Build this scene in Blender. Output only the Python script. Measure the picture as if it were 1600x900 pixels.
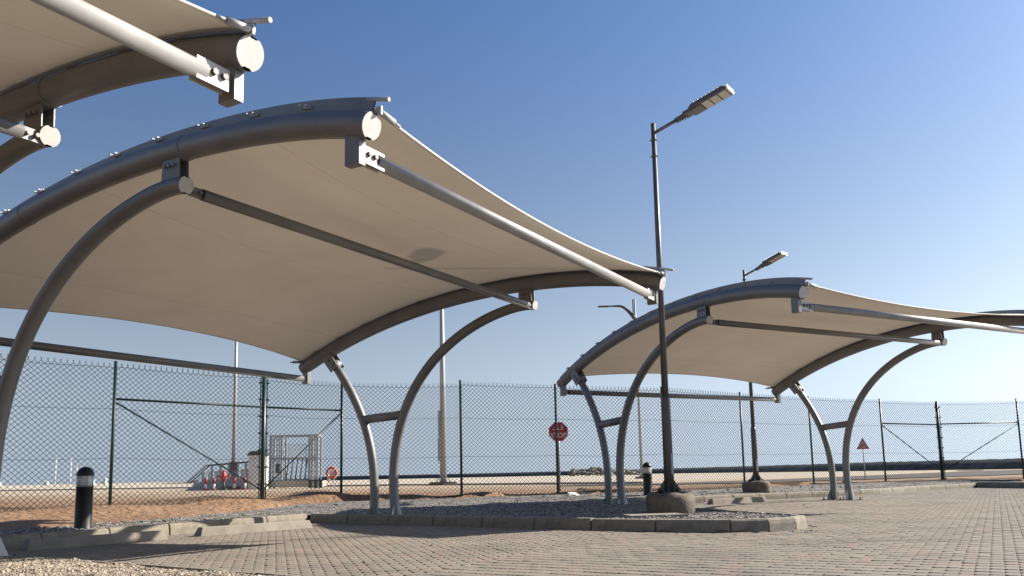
import bpy, math, random
import numpy as np
from mathutils import Matrix, Vector, noise
from mathutils.geometry import delaunay_2d_cdt

# ------------------------------------------------------------------ camera, sky, sun
S = bpy.context.scene
C = S.collection
for o in list(bpy.data.objects):
    bpy.data.objects.remove(o, do_unlink=True)
rng = np.random.default_rng(7)
random.seed(7)

EYE, PITCH, ROLL, FOCAL, SHIFT = 0.8, 0.1352933, 0.0207566, 1327.82, 110.0
cam = bpy.data.cameras.new('camera')
camo = bpy.data.objects.new('camera', cam)
C.objects.link(camo)
cam.sensor_width = 36.0
cam.lens = FOCAL / 1600 * 36
cam.shift_y = SHIFT / 1600
cam.clip_start, cam.clip_end = 0.1, 20000
_c, _s = math.cos(ROLL), math.sin(ROLL)
R0 = Vector((1, 0, 0)); U0 = Vector((0, -math.sin(PITCH), math.cos(PITCH)))
BK = -Vector((0, math.cos(PITCH), math.sin(PITCH)))
cr, cu = _c * R0 - _s * U0, _s * R0 + _c * U0
camo.matrix_world = Matrix(((cr.x, cu.x, BK.x, 0), (cr.y, cu.y, BK.y, 0), (cr.z, cu.z, BK.z, EYE), (0, 0, 0, 1)))
S.camera = camo

SUN_AZ, SUN_EL = math.radians(20), math.radians(31.5)      # azimuth from +x towards +y
W = bpy.data.worlds.new('World'); S.world = W
W.use_nodes = True
nt = W.node_tree
bg = nt.nodes['Background']
sky = nt.nodes.new('ShaderNodeTexSky')
sky.sky_type = 'NISHITA'
sky.sun_disc = False
sky.sun_elevation = SUN_EL
sky.sun_rotation = math.pi / 2 - SUN_AZ
sky.altitude = 0
sky.air_density = 1.1
sky.dust_density = 1.25
sky.ozone_density = 6.0
GAM, VAL, HUE = 1.20, 10.7, (0.99, 1.12, 1.29)
# the lowest few degrees keep the brightness of the haze just above them
vtc = nt.nodes.new('ShaderNodeTexCoord'); vmx = nt.nodes.new('ShaderNodeVectorMath'); vmx.operation = 'MAXIMUM'
vmx.inputs[1].default_value = (-1, -1, 0.085)
nt.links.new(vtc.outputs['Generated'], vmx.inputs[0]); nt.links.new(vmx.outputs[0], sky.inputs[0])
# coastal haze: towards the horizon the sky keeps its brightness and takes a blue-grey hue, all the way round
bw = nt.nodes.new('ShaderNodeRGBToBW'); nt.links.new(sky.outputs[0], bw.inputs[0])
hz = nt.nodes.new('ShaderNodeVectorMath'); hz.operation = 'SCALE'; hz.inputs[0].default_value = HUE
nt.links.new(bw.outputs[0], hz.inputs['Scale'])
wtc = nt.nodes.new('ShaderNodeTexCoord'); wsp = nt.nodes.new('ShaderNodeSeparateXYZ'); nt.links.new(wtc.outputs['Generated'], wsp.inputs[0])
wmr = nt.nodes.new('ShaderNodeMapRange'); wmr.interpolation_type = 'SMOOTHSTEP'
wmr.inputs['From Min'].default_value = 0.0; wmr.inputs['From Max'].default_value = 0.62
wmr.inputs['To Min'].default_value = 0.92; wmr.inputs['To Max'].default_value = 0.0
nt.links.new(wsp.outputs[2], wmr.inputs[0])
wmx = nt.nodes.new('ShaderNodeMix'); wmx.data_type = 'RGBA'
nt.links.new(wmr.outputs[0], wmx.inputs[0]); nt.links.new(sky.outputs[0], wmx.inputs[6]); nt.links.new(hz.outputs[0], wmx.inputs[7])
wdn = nt.nodes.new('ShaderNodeVectorMath'); wdn.operation = 'SCALE'; wdn.inputs['Scale'].default_value = 1 / 8.0
wga = nt.nodes.new('ShaderNodeGamma'); wga.inputs['Gamma'].default_value = GAM
wup = nt.nodes.new('ShaderNodeVectorMath'); wup.operation = 'SCALE'; wup.inputs['Scale'].default_value = VAL
nt.links.new(wmx.outputs[2], wdn.inputs[0]); nt.links.new(wdn.outputs[0], wga.inputs['Color']); nt.links.new(wga.outputs[0], wup.inputs[0])
nt.links.new(wup.outputs[0], bg.inputs[0])
bg.inputs[1].default_value = 0.056
sl = bpy.data.lights.new('sun', 'SUN')
sl.energy = 5.0
sl.angle = math.radians(0.53)
sl.color = (1.0, 0.90, 0.76)
so = bpy.data.objects.new('sun', sl); C.objects.link(so)
sd = Vector((math.cos(SUN_AZ) * math.cos(SUN_EL), math.sin(SUN_AZ) * math.cos(SUN_EL), math.sin(SUN_EL)))
so.rotation_euler = sd.to_track_quat('Z', 'Y').to_euler()
S.view_settings.view_transform = 'Standard'
S.view_settings.look = 'None'
S.view_settings.exposure = 1.12
S.view_settings.gamma = 1

# ------------------------------------------------------------------ materials
def mat(name, color, rough=0.6, metal=0.0, vary=None, scale=5.0, bump=0.0, bscale=40.0, detail=4.0,
        tone=False, tone2=None, coords='Object', stretch=None, spec=0.5):
    m = bpy.data.materials.new(name); m.use_nodes = True
    t = m.node_tree; b = t.nodes['Principled BSDF']
    b.inputs['Roughness'].default_value = rough
    b.inputs['Metallic'].default_value = metal
    b.inputs['Specular IOR Level'].default_value = spec
    b.inputs['Base Color'].default_value = (*color, 1)
    tc = t.nodes.new('ShaderNodeTexCoord')
    src = tc.outputs[coords]
    if coords == 'World':
        pass
    if stretch:
        mp = t.nodes.new('ShaderNodeMapping'); mp.inputs['Scale'].default_value = stretch
        t.links.new(src, mp.inputs[0]); src = mp.outputs[0]
    col = None
    if vary:
        n = t.nodes.new('ShaderNodeTexNoise'); n.inputs['Scale'].default_value = scale
        n.inputs['Detail'].default_value = detail; n.inputs['Roughness'].default_value = 0.6
        t.links.new(src, n.inputs['Vector'])
        r = t.nodes.new('ShaderNodeValToRGB')
        r.color_ramp.elements[0].position = 0.3; r.color_ramp.elements[1].position = 0.7
        r.color_ramp.elements[0].color = (*color, 1); r.color_ramp.elements[1].color = (*vary, 1)
        t.links.new(n.outputs[0], r.inputs[0]); col = r.outputs[0]
        mr = t.nodes.new('ShaderNodeMapRange'); mr.inputs['To Min'].default_value = max(0.05, rough - 0.08)
        mr.inputs['To Max'].default_value = min(1, rough + 0.1)
        t.links.new(n.outputs[0], mr.inputs[0]); t.links.new(mr.outputs[0], b.inputs['Roughness'])
    if tone:
        a = t.nodes.new('ShaderNodeAttribute'); a.attribute_name = 'tone'
        r = t.nodes.new('ShaderNodeValToRGB')
        es = r.color_ramp.elements
        stops = tone2
        es[0].position = 0; es[0].color = (*stops[0], 1); es[1].position = 1; es[1].color = (*stops[-1], 1)
        for i, c in enumerate(stops[1:-1]):
            e = es.new((i + 1) / (len(stops) - 1)); e.color = (*c, 1)
        t.links.new(a.outputs['Fac'], r.inputs[0])
        if col:
            mx = t.nodes.new('ShaderNodeMix'); mx.data_type = 'RGBA'; mx.blend_type = 'MULTIPLY'
            mx.inputs[0].default_value = 1
            t.links.new(col, mx.inputs[6]); t.links.new(r.outputs[0], mx.inputs[7]); col = mx.outputs[2]
        else:
            col = r.outputs[0]
    if col: t.links.new(col, b.inputs['Base Color'])
    if bump:
        n2 = t.nodes.new('ShaderNodeTexNoise'); n2.inputs['Scale'].default_value = bscale; n2.inputs['Detail'].default_value = 6
        t.links.new(src, n2.inputs['Vector'])
        bp = t.nodes.new('ShaderNodeBump'); bp.inputs['Strength'].default_value = bump; bp.inputs['Distance'].default_value = 0.02
        t.links.new(n2.outputs[0], bp.inputs['Height']); t.links.new(bp.outputs[0], b.inputs['Normal'])
    return m

M = {}
M['steel'] = mat('painted_steel', (0.15, 0.153, 0.158), 0.42, 0.30, (0.205, 0.205, 0.205), 2.2, 0.12, 18, detail=8)
M['rail'] = mat('sunlit_rail_steel', (0.28, 0.28, 0.277), 0.38, 0.25, (0.36, 0.36, 0.355), 3.0, 0.06, 20, detail=6)  # front rails only: sunlight put into a paler colour, shaded rails stay dark
M['cap'] = mat('sunlit_cap_steel', (0.46, 0.455, 0.44), 0.5, 0.05, (0.54, 0.53, 0.515), 9, 0.03)  # paler than the tube steel: sun on the end caps put into the colour
M['galv'] = mat('galvanised', (0.32, 0.325, 0.33), 0.5, 0.12, (0.40, 0.405, 0.41), 12, 0.05)
M['dark'] = mat('dark_steel', (0.05, 0.05, 0.052), 0.5, 0.3, (0.075, 0.075, 0.075), 8)
M['pole'] = mat('lamp_pole_paint', (0.085, 0.085, 0.09), 0.45, 0.35, (0.11, 0.11, 0.115), 4, 0.04)
M['lamphead'] = mat('lamp_head_paint', (0.06, 0.06, 0.06), 0.5, 0.2, (0.08, 0.08, 0.08), 6)
M['whitecap'] = mat('lamp_front_cap', (0.75, 0.74, 0.7), 0.4, 0.0, (0.68, 0.67, 0.64), 14)
M['lens'] = mat('lamp_lens', (0.36, 0.32, 0.27), 0.3, 0.0, (0.28, 0.25, 0.215), 60)
M['green'] = mat('fence_green', (0.005, 0.026, 0.022), 0.4, 0.0, (0.009, 0.038, 0.032), 6)
M['wire'] = mat('fence_wire', (0.006, 0.016, 0.016), 0.8, 0.0, (0.01, 0.024, 0.022), 3, spec=0.15)
M['black'] = mat('bollard_black', (0.008, 0.008, 0.01), 0.45, 0.0, (0.014, 0.013, 0.014), 5, 0.05, 60, spec=0.35)
M['concrete'] = mat('kerb_concrete', (0.26, 0.235, 0.19), 0.9, 0, (0.165, 0.15, 0.12), 7.0, 0.5, 45)
M['stop'] = mat('wheel_stop_concrete', (0.26, 0.24, 0.205), 0.9, 0, (0.18, 0.165, 0.14), 4.0, 0.4, 55)
M['pedestal'] = mat('pedestal_concrete', (0.185, 0.155, 0.12), 0.95, 0, (0.095, 0.082, 0.066), 5.5, 0.9, 22)
M['wall'] = mat('quay_wall_concrete', (0.50, 0.44, 0.35), 0.9, 0, (0.38, 0.33, 0.26), 0.25, 0.3, 4)
M['white'] = mat('white_paint', (0.78, 0.77, 0.73), 0.5, 0, (0.68, 0.66, 0.62), 5)
M['red'] = mat('red_paint', (0.55, 0.03, 0.02), 0.4, 0, (0.45, 0.025, 0.02), 5)
M['signred'] = mat('sign_red', (0.42, 0.015, 0.02), 0.45, 0, (0.34, 0.015, 0.02), 9)
M['signpink'] = mat('sign_face', (0.55, 0.42, 0.42), 0.5, 0, (0.48, 0.36, 0.37), 9)
M['orange'] = mat('lifebuoy_orange', (0.75, 0.13, 0.03), 0.5, 0, (0.62, 0.10, 0.03), 6)
M['rock'] = mat('breakwater_rock', (0.035, 0.039, 0.043), 1.0, 0, (0.10, 0.11, 0.12), 0.55, 0.9, 1.5, spec=0.1)
M['rubble'] = mat('rubble_rock', (0.26, 0.235, 0.2), 0.95, 0, (0.13, 0.12, 0.105), 1.2, 0.5, 4)
M['asphalt'] = mat('far_asphalt', (0.055, 0.05, 0.048), 0.95, 0, (0.08, 0.072, 0.065), 0.5, 0.2, 4)
M['sea'] = mat('sea_water', (0.07, 0.12, 0.16), 0.35, 0, (0.09, 0.14, 0.18), 0.02, 0.3, 0.4)
M['bed'] = mat('joint_sand', (0.085, 0.074, 0.058), 1.0, 0, (0.17, 0.148, 0.118), 6, 0.4, 60)
M['gravelbed'] = mat('gravel_bed', (0.07, 0.066, 0.062), 1.0, 0, (0.24, 0.225, 0.205), 40, 1.0, 46, detail=1.5)
M['stone'] = mat('gravel_stone', (0.9, 0.9, 0.9), 0.9, 0, (1.0, 1.0, 1.0), 30, tone=True,
                 tone2=[(0.09, 0.086, 0.082), (0.20, 0.19, 0.175), (0.28, 0.265, 0.24), (0.40, 0.38, 0.34)])
M['stonewarm'] = mat('mound_stone', (0.85, 0.85, 0.85), 0.9, 0, (1.0, 1.0, 1.0), 30, tone=True,
                 tone2=[(0.15, 0.12, 0.09), (0.28, 0.235, 0.18), (0.36, 0.31, 0.245), (0.48, 0.43, 0.36)])
M['moundbed'] = mat('mound_bed', (0.09, 0.07, 0.052), 1.0, 0, (0.24, 0.195, 0.145), 28, 1.0, 40, detail=2)

# pavers: colour by the cell of their own laying grid
def paver_mat(name, ang, ox, oy):
    m = mat(name, (0.5, 0.5, 0.5), 0.95, 0)
    t = m.node_tree; b = t.nodes['Principled BSDF']
    g = t.nodes.new('ShaderNodeNewGeometry')
    mp = t.nodes.new('ShaderNodeMapping'); mp.vector_type = 'TEXTURE'
    mp.inputs['Location'].default_value = (ox, oy, 0)
    mp.inputs['Rotation'].default_value = (0, 0, ang)
    mp.inputs['Scale'].default_value = (0.2, 0.1, 1)
    t.links.new(g.outputs['Position'], mp.inputs[0])
    sep = t.nodes.new('ShaderNodeSeparateXYZ'); t.links.new(mp.outputs[0], sep.inputs[0])
    cb = t.nodes.new('ShaderNodeCombineXYZ')
    for i in range(2):
        f = t.nodes.new('ShaderNodeMath'); f.operation = 'FLOOR'
        t.links.new(sep.outputs[i], f.inputs[0]); t.links.new(f.outputs[0], cb.inputs[i])
    wn = t.nodes.new('ShaderNodeTexWhiteNoise'); wn.noise_dimensions = '3D'
    t.links.new(cb.outputs[0], wn.inputs['Vector'])
    r = t.nodes.new('ShaderNodeValToRGB'); e = r.color_ramp.elements
    e[0].position = 0; e[0].color = (0.179, 0.159, 0.139, 1)
    e[1].position = 1; e[1].color = (0.209, 0.157, 0.140, 1)
    for p, c in ((0.35, (0.193, 0.171, 0.149)), (0.6, (0.166, 0.152, 0.132)), (0.8, (0.200, 0.176, 0.153)), (0.9, (0.200, 0.162, 0.143))):
        q = e.new(p); q.color = (*c, 1)
    t.links.new(wn.outputs['Value'], r.inputs[0])
    n = t.nodes.new('ShaderNodeTexNoise'); n.inputs['Scale'].default_value = 0.9; n.inputs['Detail'].default_value = 7
    n.inputs['Roughness'].default_value = 0.65
    t.links.new(g.outputs['Position'], n.inputs['Vector'])
    r2 = t.nodes.new('ShaderNodeValToRGB')
    r2.color_ramp.elements[0].position = 0.32; r2.color_ramp.elements[0].color = (0.76, 0.76, 0.74, 1)
    r2.color_ramp.elements[1].position = 0.68; r2.color_ramp.elements[1].color = (1.16, 1.15, 1.08, 1)
    t.links.new(n.outputs[0], r2.inputs[0])
    mx = t.nodes.new('ShaderNodeMix'); mx.data_type = 'RGBA'; mx.blend_type = 'MULTIPLY'; mx.inputs[0].default_value = 1
    # oil spots and tyre dust: soft darker blots of their own
    n4 = t.nodes.new('ShaderNodeTexNoise'); n4.inputs['Scale'].default_value = 0.55; n4.inputs['Detail'].default_value = 3
    mp4 = t.nodes.new('ShaderNodeMapping'); mp4.inputs['Location'].default_value = (3.3, 8.1, 0); mp4.inputs['Rotation'].default_value = (0, 0, .5); mp4.inputs['Scale'].default_value = (.5, 1.6, 1)
    t.links.new(g.outputs['Position'], mp4.inputs[0]); t.links.new(mp4.outputs[0], n4.inputs['Vector'])
    r4 = t.nodes.new('ShaderNodeValToRGB'); r4.color_ramp.elements[0].position = .60; r4.color_ramp.elements[0].color = (1, 1, 1, 1)
    r4.color_ramp.elements[1].position = .72; r4.color_ramp.elements[1].color = (.72, .70, .69, 1)
    t.links.new(n4.outputs[0], r4.inputs[0])
    mx4 = t.nodes.new('ShaderNodeMix'); mx4.data_type = 'RGBA'; mx4.blend_type = 'MULTIPLY'; mx4.inputs[0].default_value = 1
    t.links.new(r.outputs[0], mx4.inputs[6]); t.links.new(r4.outputs[0], mx4.inputs[7])
    t.links.new(mx4.outputs[2], mx.inputs[6]); t.links.new(r2.outputs[0], mx.inputs[7])
    t.links.new(mx.outputs[2], b.inputs['Base Color'])
    n2 = t.nodes.new('ShaderNodeTexNoise'); n2.inputs['Scale'].default_value = 90; n2.inputs['Detail'].default_value = 3
    t.links.new(g.outputs['Position'], n2.inputs['Vector'])
    bp = t.nodes.new('ShaderNodeBump'); bp.inputs['Strength'].default_value = 0.5; bp.inputs['Distance'].default_value = 0.004
    t.links.new(n2.outputs[0], bp.inputs['Height']); t.links.new(bp.outputs[0], b.inputs['Normal'])
    return m

# woven membrane: pale coating, a little light comes through, welded seams across
def fabric_mat():
    m = mat('membrane', (0.75, 0.71, 0.65), 0.7, 0, (0.62, 0.575, 0.51), 0.55, 0.0, detail=6)
    t = m.node_tree; b = t.nodes['Principled BSDF']
    out = t.nodes['Material Output']
    tr = t.nodes.new('ShaderNodeBsdfTranslucent'); tr.inputs[0].default_value = (0.64, 0.54, 0.41, 1)
    ms = t.nodes.new('ShaderNodeMixShader'); ms.inputs[0].default_value = 0.072
    uv = t.nodes.new('ShaderNodeUVMap'); uv.uv_map = 'UVMap'
    sp = t.nodes.new('ShaderNodeSeparateXYZ'); t.links.new(uv.outputs[0], sp.inputs[0])
    # seams: narrow bands at regular fractions of the depth of the roof
    f1 = t.nodes.new('ShaderNodeMath'); f1.operation = 'MULTIPLY'; f1.inputs[1].default_value = 3.0
    f2 = t.nodes.new('ShaderNodeMath'); f2.operation = 'ADD'; f2.inputs[1].default_value = 0.62
    f3 = t.nodes.new('ShaderNodeMath'); f3.operation = 'FRACT'
    f4 = t.nodes.new('ShaderNodeMath'); f4.operation = 'LESS_THAN'; f4.inputs[1].default_value = 0.014
    t.links.new(sp.outputs[1], f1.inputs[0]); t.links.new(f1.outputs[0], f2.inputs[0])
    t.links.new(f2.outputs[0], f3.inputs[0]); t.links.new(f3.outputs[0], f4.inputs[0])
    src = b.inputs['Base Color'].links[0].from_socket
    mx = t.nodes.new('ShaderNodeMix'); mx.data_type = 'RGBA'; mx.blend_type = 'MULTIPLY'
    mx.inputs[7].default_value = (0.90, 0.89, 0.88, 1)
    t.links.new(f4.outputs[0], mx.inputs[0]); t.links.new(src, mx.inputs[6]); t.links.new(mx.outputs[2], b.inputs['Base Color'])
    n = t.nodes.new('ShaderNodeTexNoise'); n.inputs['Scale'].default_value = 1.5; n.inputs['Detail'].default_value = 4
    tc = t.nodes.new('ShaderNodeTexCoord'); mp = t.nodes.new('ShaderNodeMapping'); mp.inputs['Scale'].default_value = (0.3, 0.9, 1)
    t.links.new(tc.outputs['Object'], mp.inputs[0]); t.links.new(mp.outputs[0], n.inputs['Vector'])
    bp = t.nodes.new('ShaderNodeBump'); bp.inputs['Strength'].default_value = 0.3; bp.inputs['Distance'].default_value = 0.12
    t.links.new(n.outputs[0], bp.inputs['Height']); t.links.new(bp.outputs[0], b.inputs['Normal']); t.links.new(bp.outputs[0], tr.inputs['Normal'])
    t.links.new(b.outputs[0], ms.inputs[1]); t.links.new(tr.outputs[0], ms.inputs[2]); t.links.new(ms.outputs[0], out.inputs[0])
    return m
M['fabric'] = fabric_mat()

def sand_mat():
    m = mat('sand', (0.5, 0.3, 0.16), 1.0, 0)
    t = m.node_tree; b = t.nodes['Principled BSDF']
    g = t.nodes.new('ShaderNodeNewGeometry')
    sp = t.nodes.new('ShaderNodeSeparateXYZ'); t.links.new(g.outputs['Position'], sp.inputs[0])
    n = t.nodes.new('ShaderNodeTexNoise'); n.inputs['Scale'].default_value = 0.35; n.inputs['Detail'].default_value = 9
    n.inputs['Roughness'].default_value = 0.68
    t.links.new(g.outputs['Position'], n.inputs['Vector'])
    r = t.nodes.new('ShaderNodeValToRGB'); e = r.color_ramp.elements
    e[0].position = 0.34; e[0].color = (0.160, 0.088, 0.048, 1); e[1].position = 0.66; e[1].color = (0.275, 0.170, 0.099, 1)
    q = e.new(0.5); q.color = (0.215, 0.125, 0.068, 1)
    t.links.new(n.outputs[0], r.inputs[0])
    # paler, finer sand further out towards the quay
    n3 = t.nodes.new('ShaderNodeTexNoise'); n3.inputs['Scale'].default_value = 0.08; n3.inputs['Detail'].default_value = 4
    t.links.new(g.outputs['Position'], n3.inputs['Vector'])
    ma = t.nodes.new('ShaderNodeMath'); ma.operation = 'MULTIPLY_ADD'; ma.inputs[1].default_value = 26
    t.links.new(n3.outputs[0], ma.inputs[0]); t.links.new(sp.outputs[1], ma.inputs[2])
    mr = t.nodes.new('ShaderNodeMapRange'); mr.inputs['From Min'].default_value = 52; mr.inputs['From Max'].default_value = 82
    t.links.new(ma.outputs[0], mr.inputs[0])
    mx = t.nodes.new('ShaderNodeMix'); mx.data_type = 'RGBA'; mx.inputs[7].default_value = (0.40, 0.325, 0.235, 1)
    t.links.new(mr.outputs[0], mx.inputs[0]); t.links.new(r.outputs[0], mx.inputs[6]); t.links.new(mx.outputs[2], b.inputs['Base Color'])
    n2 = t.nodes.new('ShaderNodeTexNoise'); n2.inputs['Scale'].default_value = 7; n2.inputs['Detail'].default_value = 8
    t.links.new(g.outputs['Position'], n2.inputs['Vector'])
    bp = t.nodes.new('ShaderNodeBump'); bp.inputs['Strength'].default_value = 1.0; bp.inputs['Distance'].default_value = 0.12
    t.links.new(n2.outputs[0], bp.inputs['Height']); t.links.new(bp.outputs[0], b.inputs['Normal'])
    return m
M['sand'] = sand_mat()

# clear ribbed lens of the bollard lights
M['bollardlens'] = mat('bollard_lens', (0.62, 0.64, 0.66), 0.2, 0.1, (0.5, 0.52, 0.55), 20)

# ------------------------------------------------------------------ mesh helpers
class MB:
    def __init__(s): s.v = []; s.f = []; s.smooth = []; s.uv = None
    def add(s, vs, fs, smooth=False):
        o = len(s.v); s.v += [tuple(p) for p in vs]
        s.f += [tuple(i + o for i in f) for f in fs]; s.smooth += [smooth] * len(fs)
        return s
    def box(s, c, d, rot=None, top=None):
        hx, hy, hz = d[0] / 2, d[1] / 2, d[2] / 2
        tx, ty = (top or (1, 1))
        P = [Vector((x, y, -hz)) for x, y in ((-hx, -hy), (hx, -hy), (hx, hy), (-hx, hy))] + \
            [Vector((x * tx, y * ty, hz)) for x, y in ((-hx, -hy), (hx, -hy), (hx, hy), (-hx, hy))]
        if rot is not None: P = [rot @ p for p in P]
        P = [p + Vector(c) for p in P]
        return s.add(P, [(3, 2, 1, 0), (4, 5, 6, 7), (0, 1, 5, 4), (1, 2, 6, 5), (2, 3, 7, 6), (3, 0, 4, 7)])
    def tube(s, pts, r, n=12, caps=True, smooth=True):
        pts = [Vector(p) for p in pts]; rs = r if hasattr(r, '__len__') else [r] * len(pts)
        tang = []
        for i in range(len(pts)):
            a = pts[max(i - 1, 0)]; b = pts[min(i + 1, len(pts) - 1)]; tang.append((b - a).normalized())
        t0 = tang[0]; up = Vector((0, 0, 1)) if abs(t0.z) < 0.9 else Vector((1, 0, 0))
        nrm = (up - t0 * up.dot(t0)).normalized()
        V = []
        for i, p in enumerate(pts):
            t = tang[i]; nrm = (nrm - t * nrm.dot(t)).normalized(); bi = t.cross(nrm)
            for k in range(n):
                a = 2 * math.pi * k / n
                V.append(p + rs[i] * (math.cos(a) * nrm + math.sin(a) * bi))
        F = []
        for i in range(len(pts) - 1):
            for k in range(n):
                k2 = (k + 1) % n
                F.append((i * n + k, i * n + k2, (i + 1) * n + k2, (i + 1) * n + k))
        s.add(V, F, smooth)
        if caps:
            o = len(s.v) - len(V)
            s.f.append(tuple(o + k for k in reversed(range(n)))); s.smooth.append(False)
            e = o + (len(pts) - 1) * n
            s.f.append(tuple(e + k for k in range(n))); s.smooth.append(False)
        return s
    def prism(s, poly, dirv):
        """poly: planar list of points, extruded by dirv"""
        n = len(poly); P = [Vector(p) for p in poly]; Q = [p + Vector(dirv) for p in P]
        return s.add(P + Q, [tuple(range(n)), tuple(range(2 * n - 1, n - 1, -1))] +
                     [(i, i + n, (i + 1) % n + n, (i + 1) % n) for i in range(n)])
    def lathe(s, prof, c=(0, 0, 0), n=28, wob=0.0, smooth=True, seed=0):
        V = []
        for j, (r, z) in enumerate(prof):
            for k in range(n):
                a = 2 * math.pi * k / n
                w = 1 + wob * (noise.noise(Vector((math.cos(a) * 1.6 + seed, math.sin(a) * 1.6, z * 4))) )
                V.append((c[0] + r * w * math.cos(a), c[1] + r * w * math.sin(a), c[2] + z + (wob * 0.25 * noise.noise(Vector((math.cos(a) * 2, math.sin(a) * 2 + seed, r * 5))) if 0 < j else 0)))
        F = []
        for i in range(len(prof) - 1):
            for k in range(n):
                k2 = (k + 1) % n
                F.append((i * n + k, i * n + k2, (i + 1) * n + k2, (i + 1) * n + k))
        F.append(tuple(reversed(range(n)))); e = (len(prof) - 1) * n; F.append(tuple(e + k for k in range(n)))
        return s.add(V, F, smooth)
    def mesh(s, name, m):
        me = bpy.data.meshes.new(name)
        me.from_pydata([tuple(v) for v in s.v], [], s.f)
        me.polygons.foreach_set('use_smooth', s.smooth)
        me.materials.append(m); me.validate(); me.update()
        return me
    def build(s, name, m, parent=None, loc=(0, 0, 0)):
        o = bpy.data.objects.new(name, s.mesh(name, m)); C.objects.link(o)
        o.location = loc
        if parent is not None: o.parent = parent
        return o

def tag(o, label=None, cat=None, group=None, kind=None):
    if label: o['label'] = label
    if cat: o['category'] = cat
    if group: o['group'] = group
    if kind: o['kind'] = kind
    return o
def empty(name, loc, rz=0.0):
    o = bpy.data.objects.new(name, None); C.objects.link(o); o.empty_display_size = 0.3
    o.location = loc; o.rotation_euler = (0, 0, rz); return o
def kids(o): return [c for c in bpy.data.objects if c.parent == o]
def copy_tree(o, parent=None):
    c = o.copy(); C.objects.link(c)
    if parent is not None: c.parent = parent
    for ch in kids(o): copy_tree(ch, c)
    return c
def fast_mesh(name, verts, faces_flat, sizes, m, tone=None, smooth=False):
    """numpy mesh: verts (n,3), faces as a flat loop list with polygon sizes, tone per vertex"""
    me = bpy.data.meshes.new(name)
    me.vertices.add(len(verts)); me.vertices.foreach_set('co', np.asarray(verts, np.float32).ravel())
    me.loops.add(len(faces_flat)); me.loops.foreach_set('vertex_index', np.asarray(faces_flat, np.int32))
    me.polygons.add(len(sizes))
    st = np.concatenate([[0], np.cumsum(sizes)[:-1]]).astype(np.int32)
    me.polygons.foreach_set('loop_start', st); me.polygons.foreach_set('loop_total', np.asarray(sizes, np.int32))
    me.polygons.foreach_set('use_smooth', np.full(len(sizes), smooth))
    if tone is not None:
        a = me.attributes.new('tone', 'FLOAT', 'POINT'); a.data.foreach_set('value', np.asarray(tone, np.float32))
    me.materials.append(m); me.update(calc_edges=True); me.validate()
    return me
def link(name, me, parent=None, loc=(0, 0, 0)):
    o = bpy.data.objects.new(name, me); C.objects.link(o); o.location = loc
    if parent is not None: o.parent = parent
    return o

# ------------------------------------------------------------------ site layout (metres)
PB, AB = np.array([-5.45832, 8.99637]), 1.0584       # middle canopy: foot of its near frame, bearing of the row
PC, AC = np.array([2.21994, 17.71682]), 0.5187       # right-hand canopy
VB = np.array([math.cos(AB), math.sin(AB)]); UB = np.array([math.sin(AB), -math.cos(AB)])
KERB = np.array([(-7.66, 8.7), (-3.75, 15.7), (-3.3, 15.42), (-2.71, 14.89), (-1.98, 14.42), (-1.08, 13.75), (-.05, 13.0),
                 (.63, 12.44), (1.38, 11.86), (1.99, 11.45), (2.45, 11.2), (2.86, 11.08), (3.22, 11.12), (3.6, 11.3), (3.9, 11.58),
                 (4.06, 11.95), (3.98, 12.45), (3.7, 13.1), (3.35, 13.95), (3.12, 15), (3.02, 17), (3.0, 19), (2.95, 20.7),
                 (4.4, 21.35), (6.2, 22.5), (8.2, 23.65), (9.6, 24.4), (10.9, 25.4), (12.1, 26.7), (13.4, 27.9), (16.1, 30.0),
                 (16.5, 28.0), (17.3, 24.5)])
POSTS = [(-12.1, 12.3), (-10.0, 14.7), (-8.05, 17.1), (-5.76, 19.6), (-4.3, 21.3), (-1.36, 22.0), (1.17, 23.3), (4.32, 24.6),
         (7.2, 26.9), (10.13, 29.1), (13.3, 30.8), (16.05, 32.2), (19.2, 32.4), (22.6, 32.0), (26.0, 31.6)]
FTOP = [3.22, 3.2, 3.22, 3.21, 3.17, 3.23, 3.22, 3.21, 3.21, 3.21, 3.21, 3.18, 3.24, 3.2, 3.2]
FP = np.array(POSTS)

def dist_poly(P, poly):
    """unsigned distance, plus side (+1 left of travel)"""
    best = np.full(len(P), 1e9); side = np.zeros(len(P))
    for a, b in zip(poly[:-1], poly[1:]):
        ab = b - a; t = np.clip(((P - a) @ ab) / (ab @ ab), 0, 1)
        q = a + t[:, None] * ab; dv = P - q; dd = np.hypot(dv[:, 0], dv[:, 1])
        sgn = np.sign(ab[0] * (P[:, 1] - a[1]) - ab[1] * (P[:, 0] - a[0]))
        m = dd < best - 1e-9; best[m] = dd[m]; side[m] = sgn[m]
    return best, side
def in_poly(P, poly):
    x, y = P[:, 0], P[:, 1]; ins = np.zeros(len(P), bool); n = len(poly)
    for i in range(n):
        x1, y1 = poly[i]; x2, y2 = poly[(i + 1) % n]
        c = ((y1 > y) != (y2 > y)) & (x < (x2 - x1) * (y - y1) / (y2 - y1 + 1e-12) + x1); ins ^= c
    return ins
YARD = np.vstack([KERB, [(40, 20), (60, -30), (-40, -30), (-22, -6), (-10.0, 4.5)]])
def vnoise(P, s, seed=0.0):
    return np.array([noise.fractal(Vector((x * s, y * s, seed)), 1.0, 2.0, 4) for x, y in P])
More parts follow.
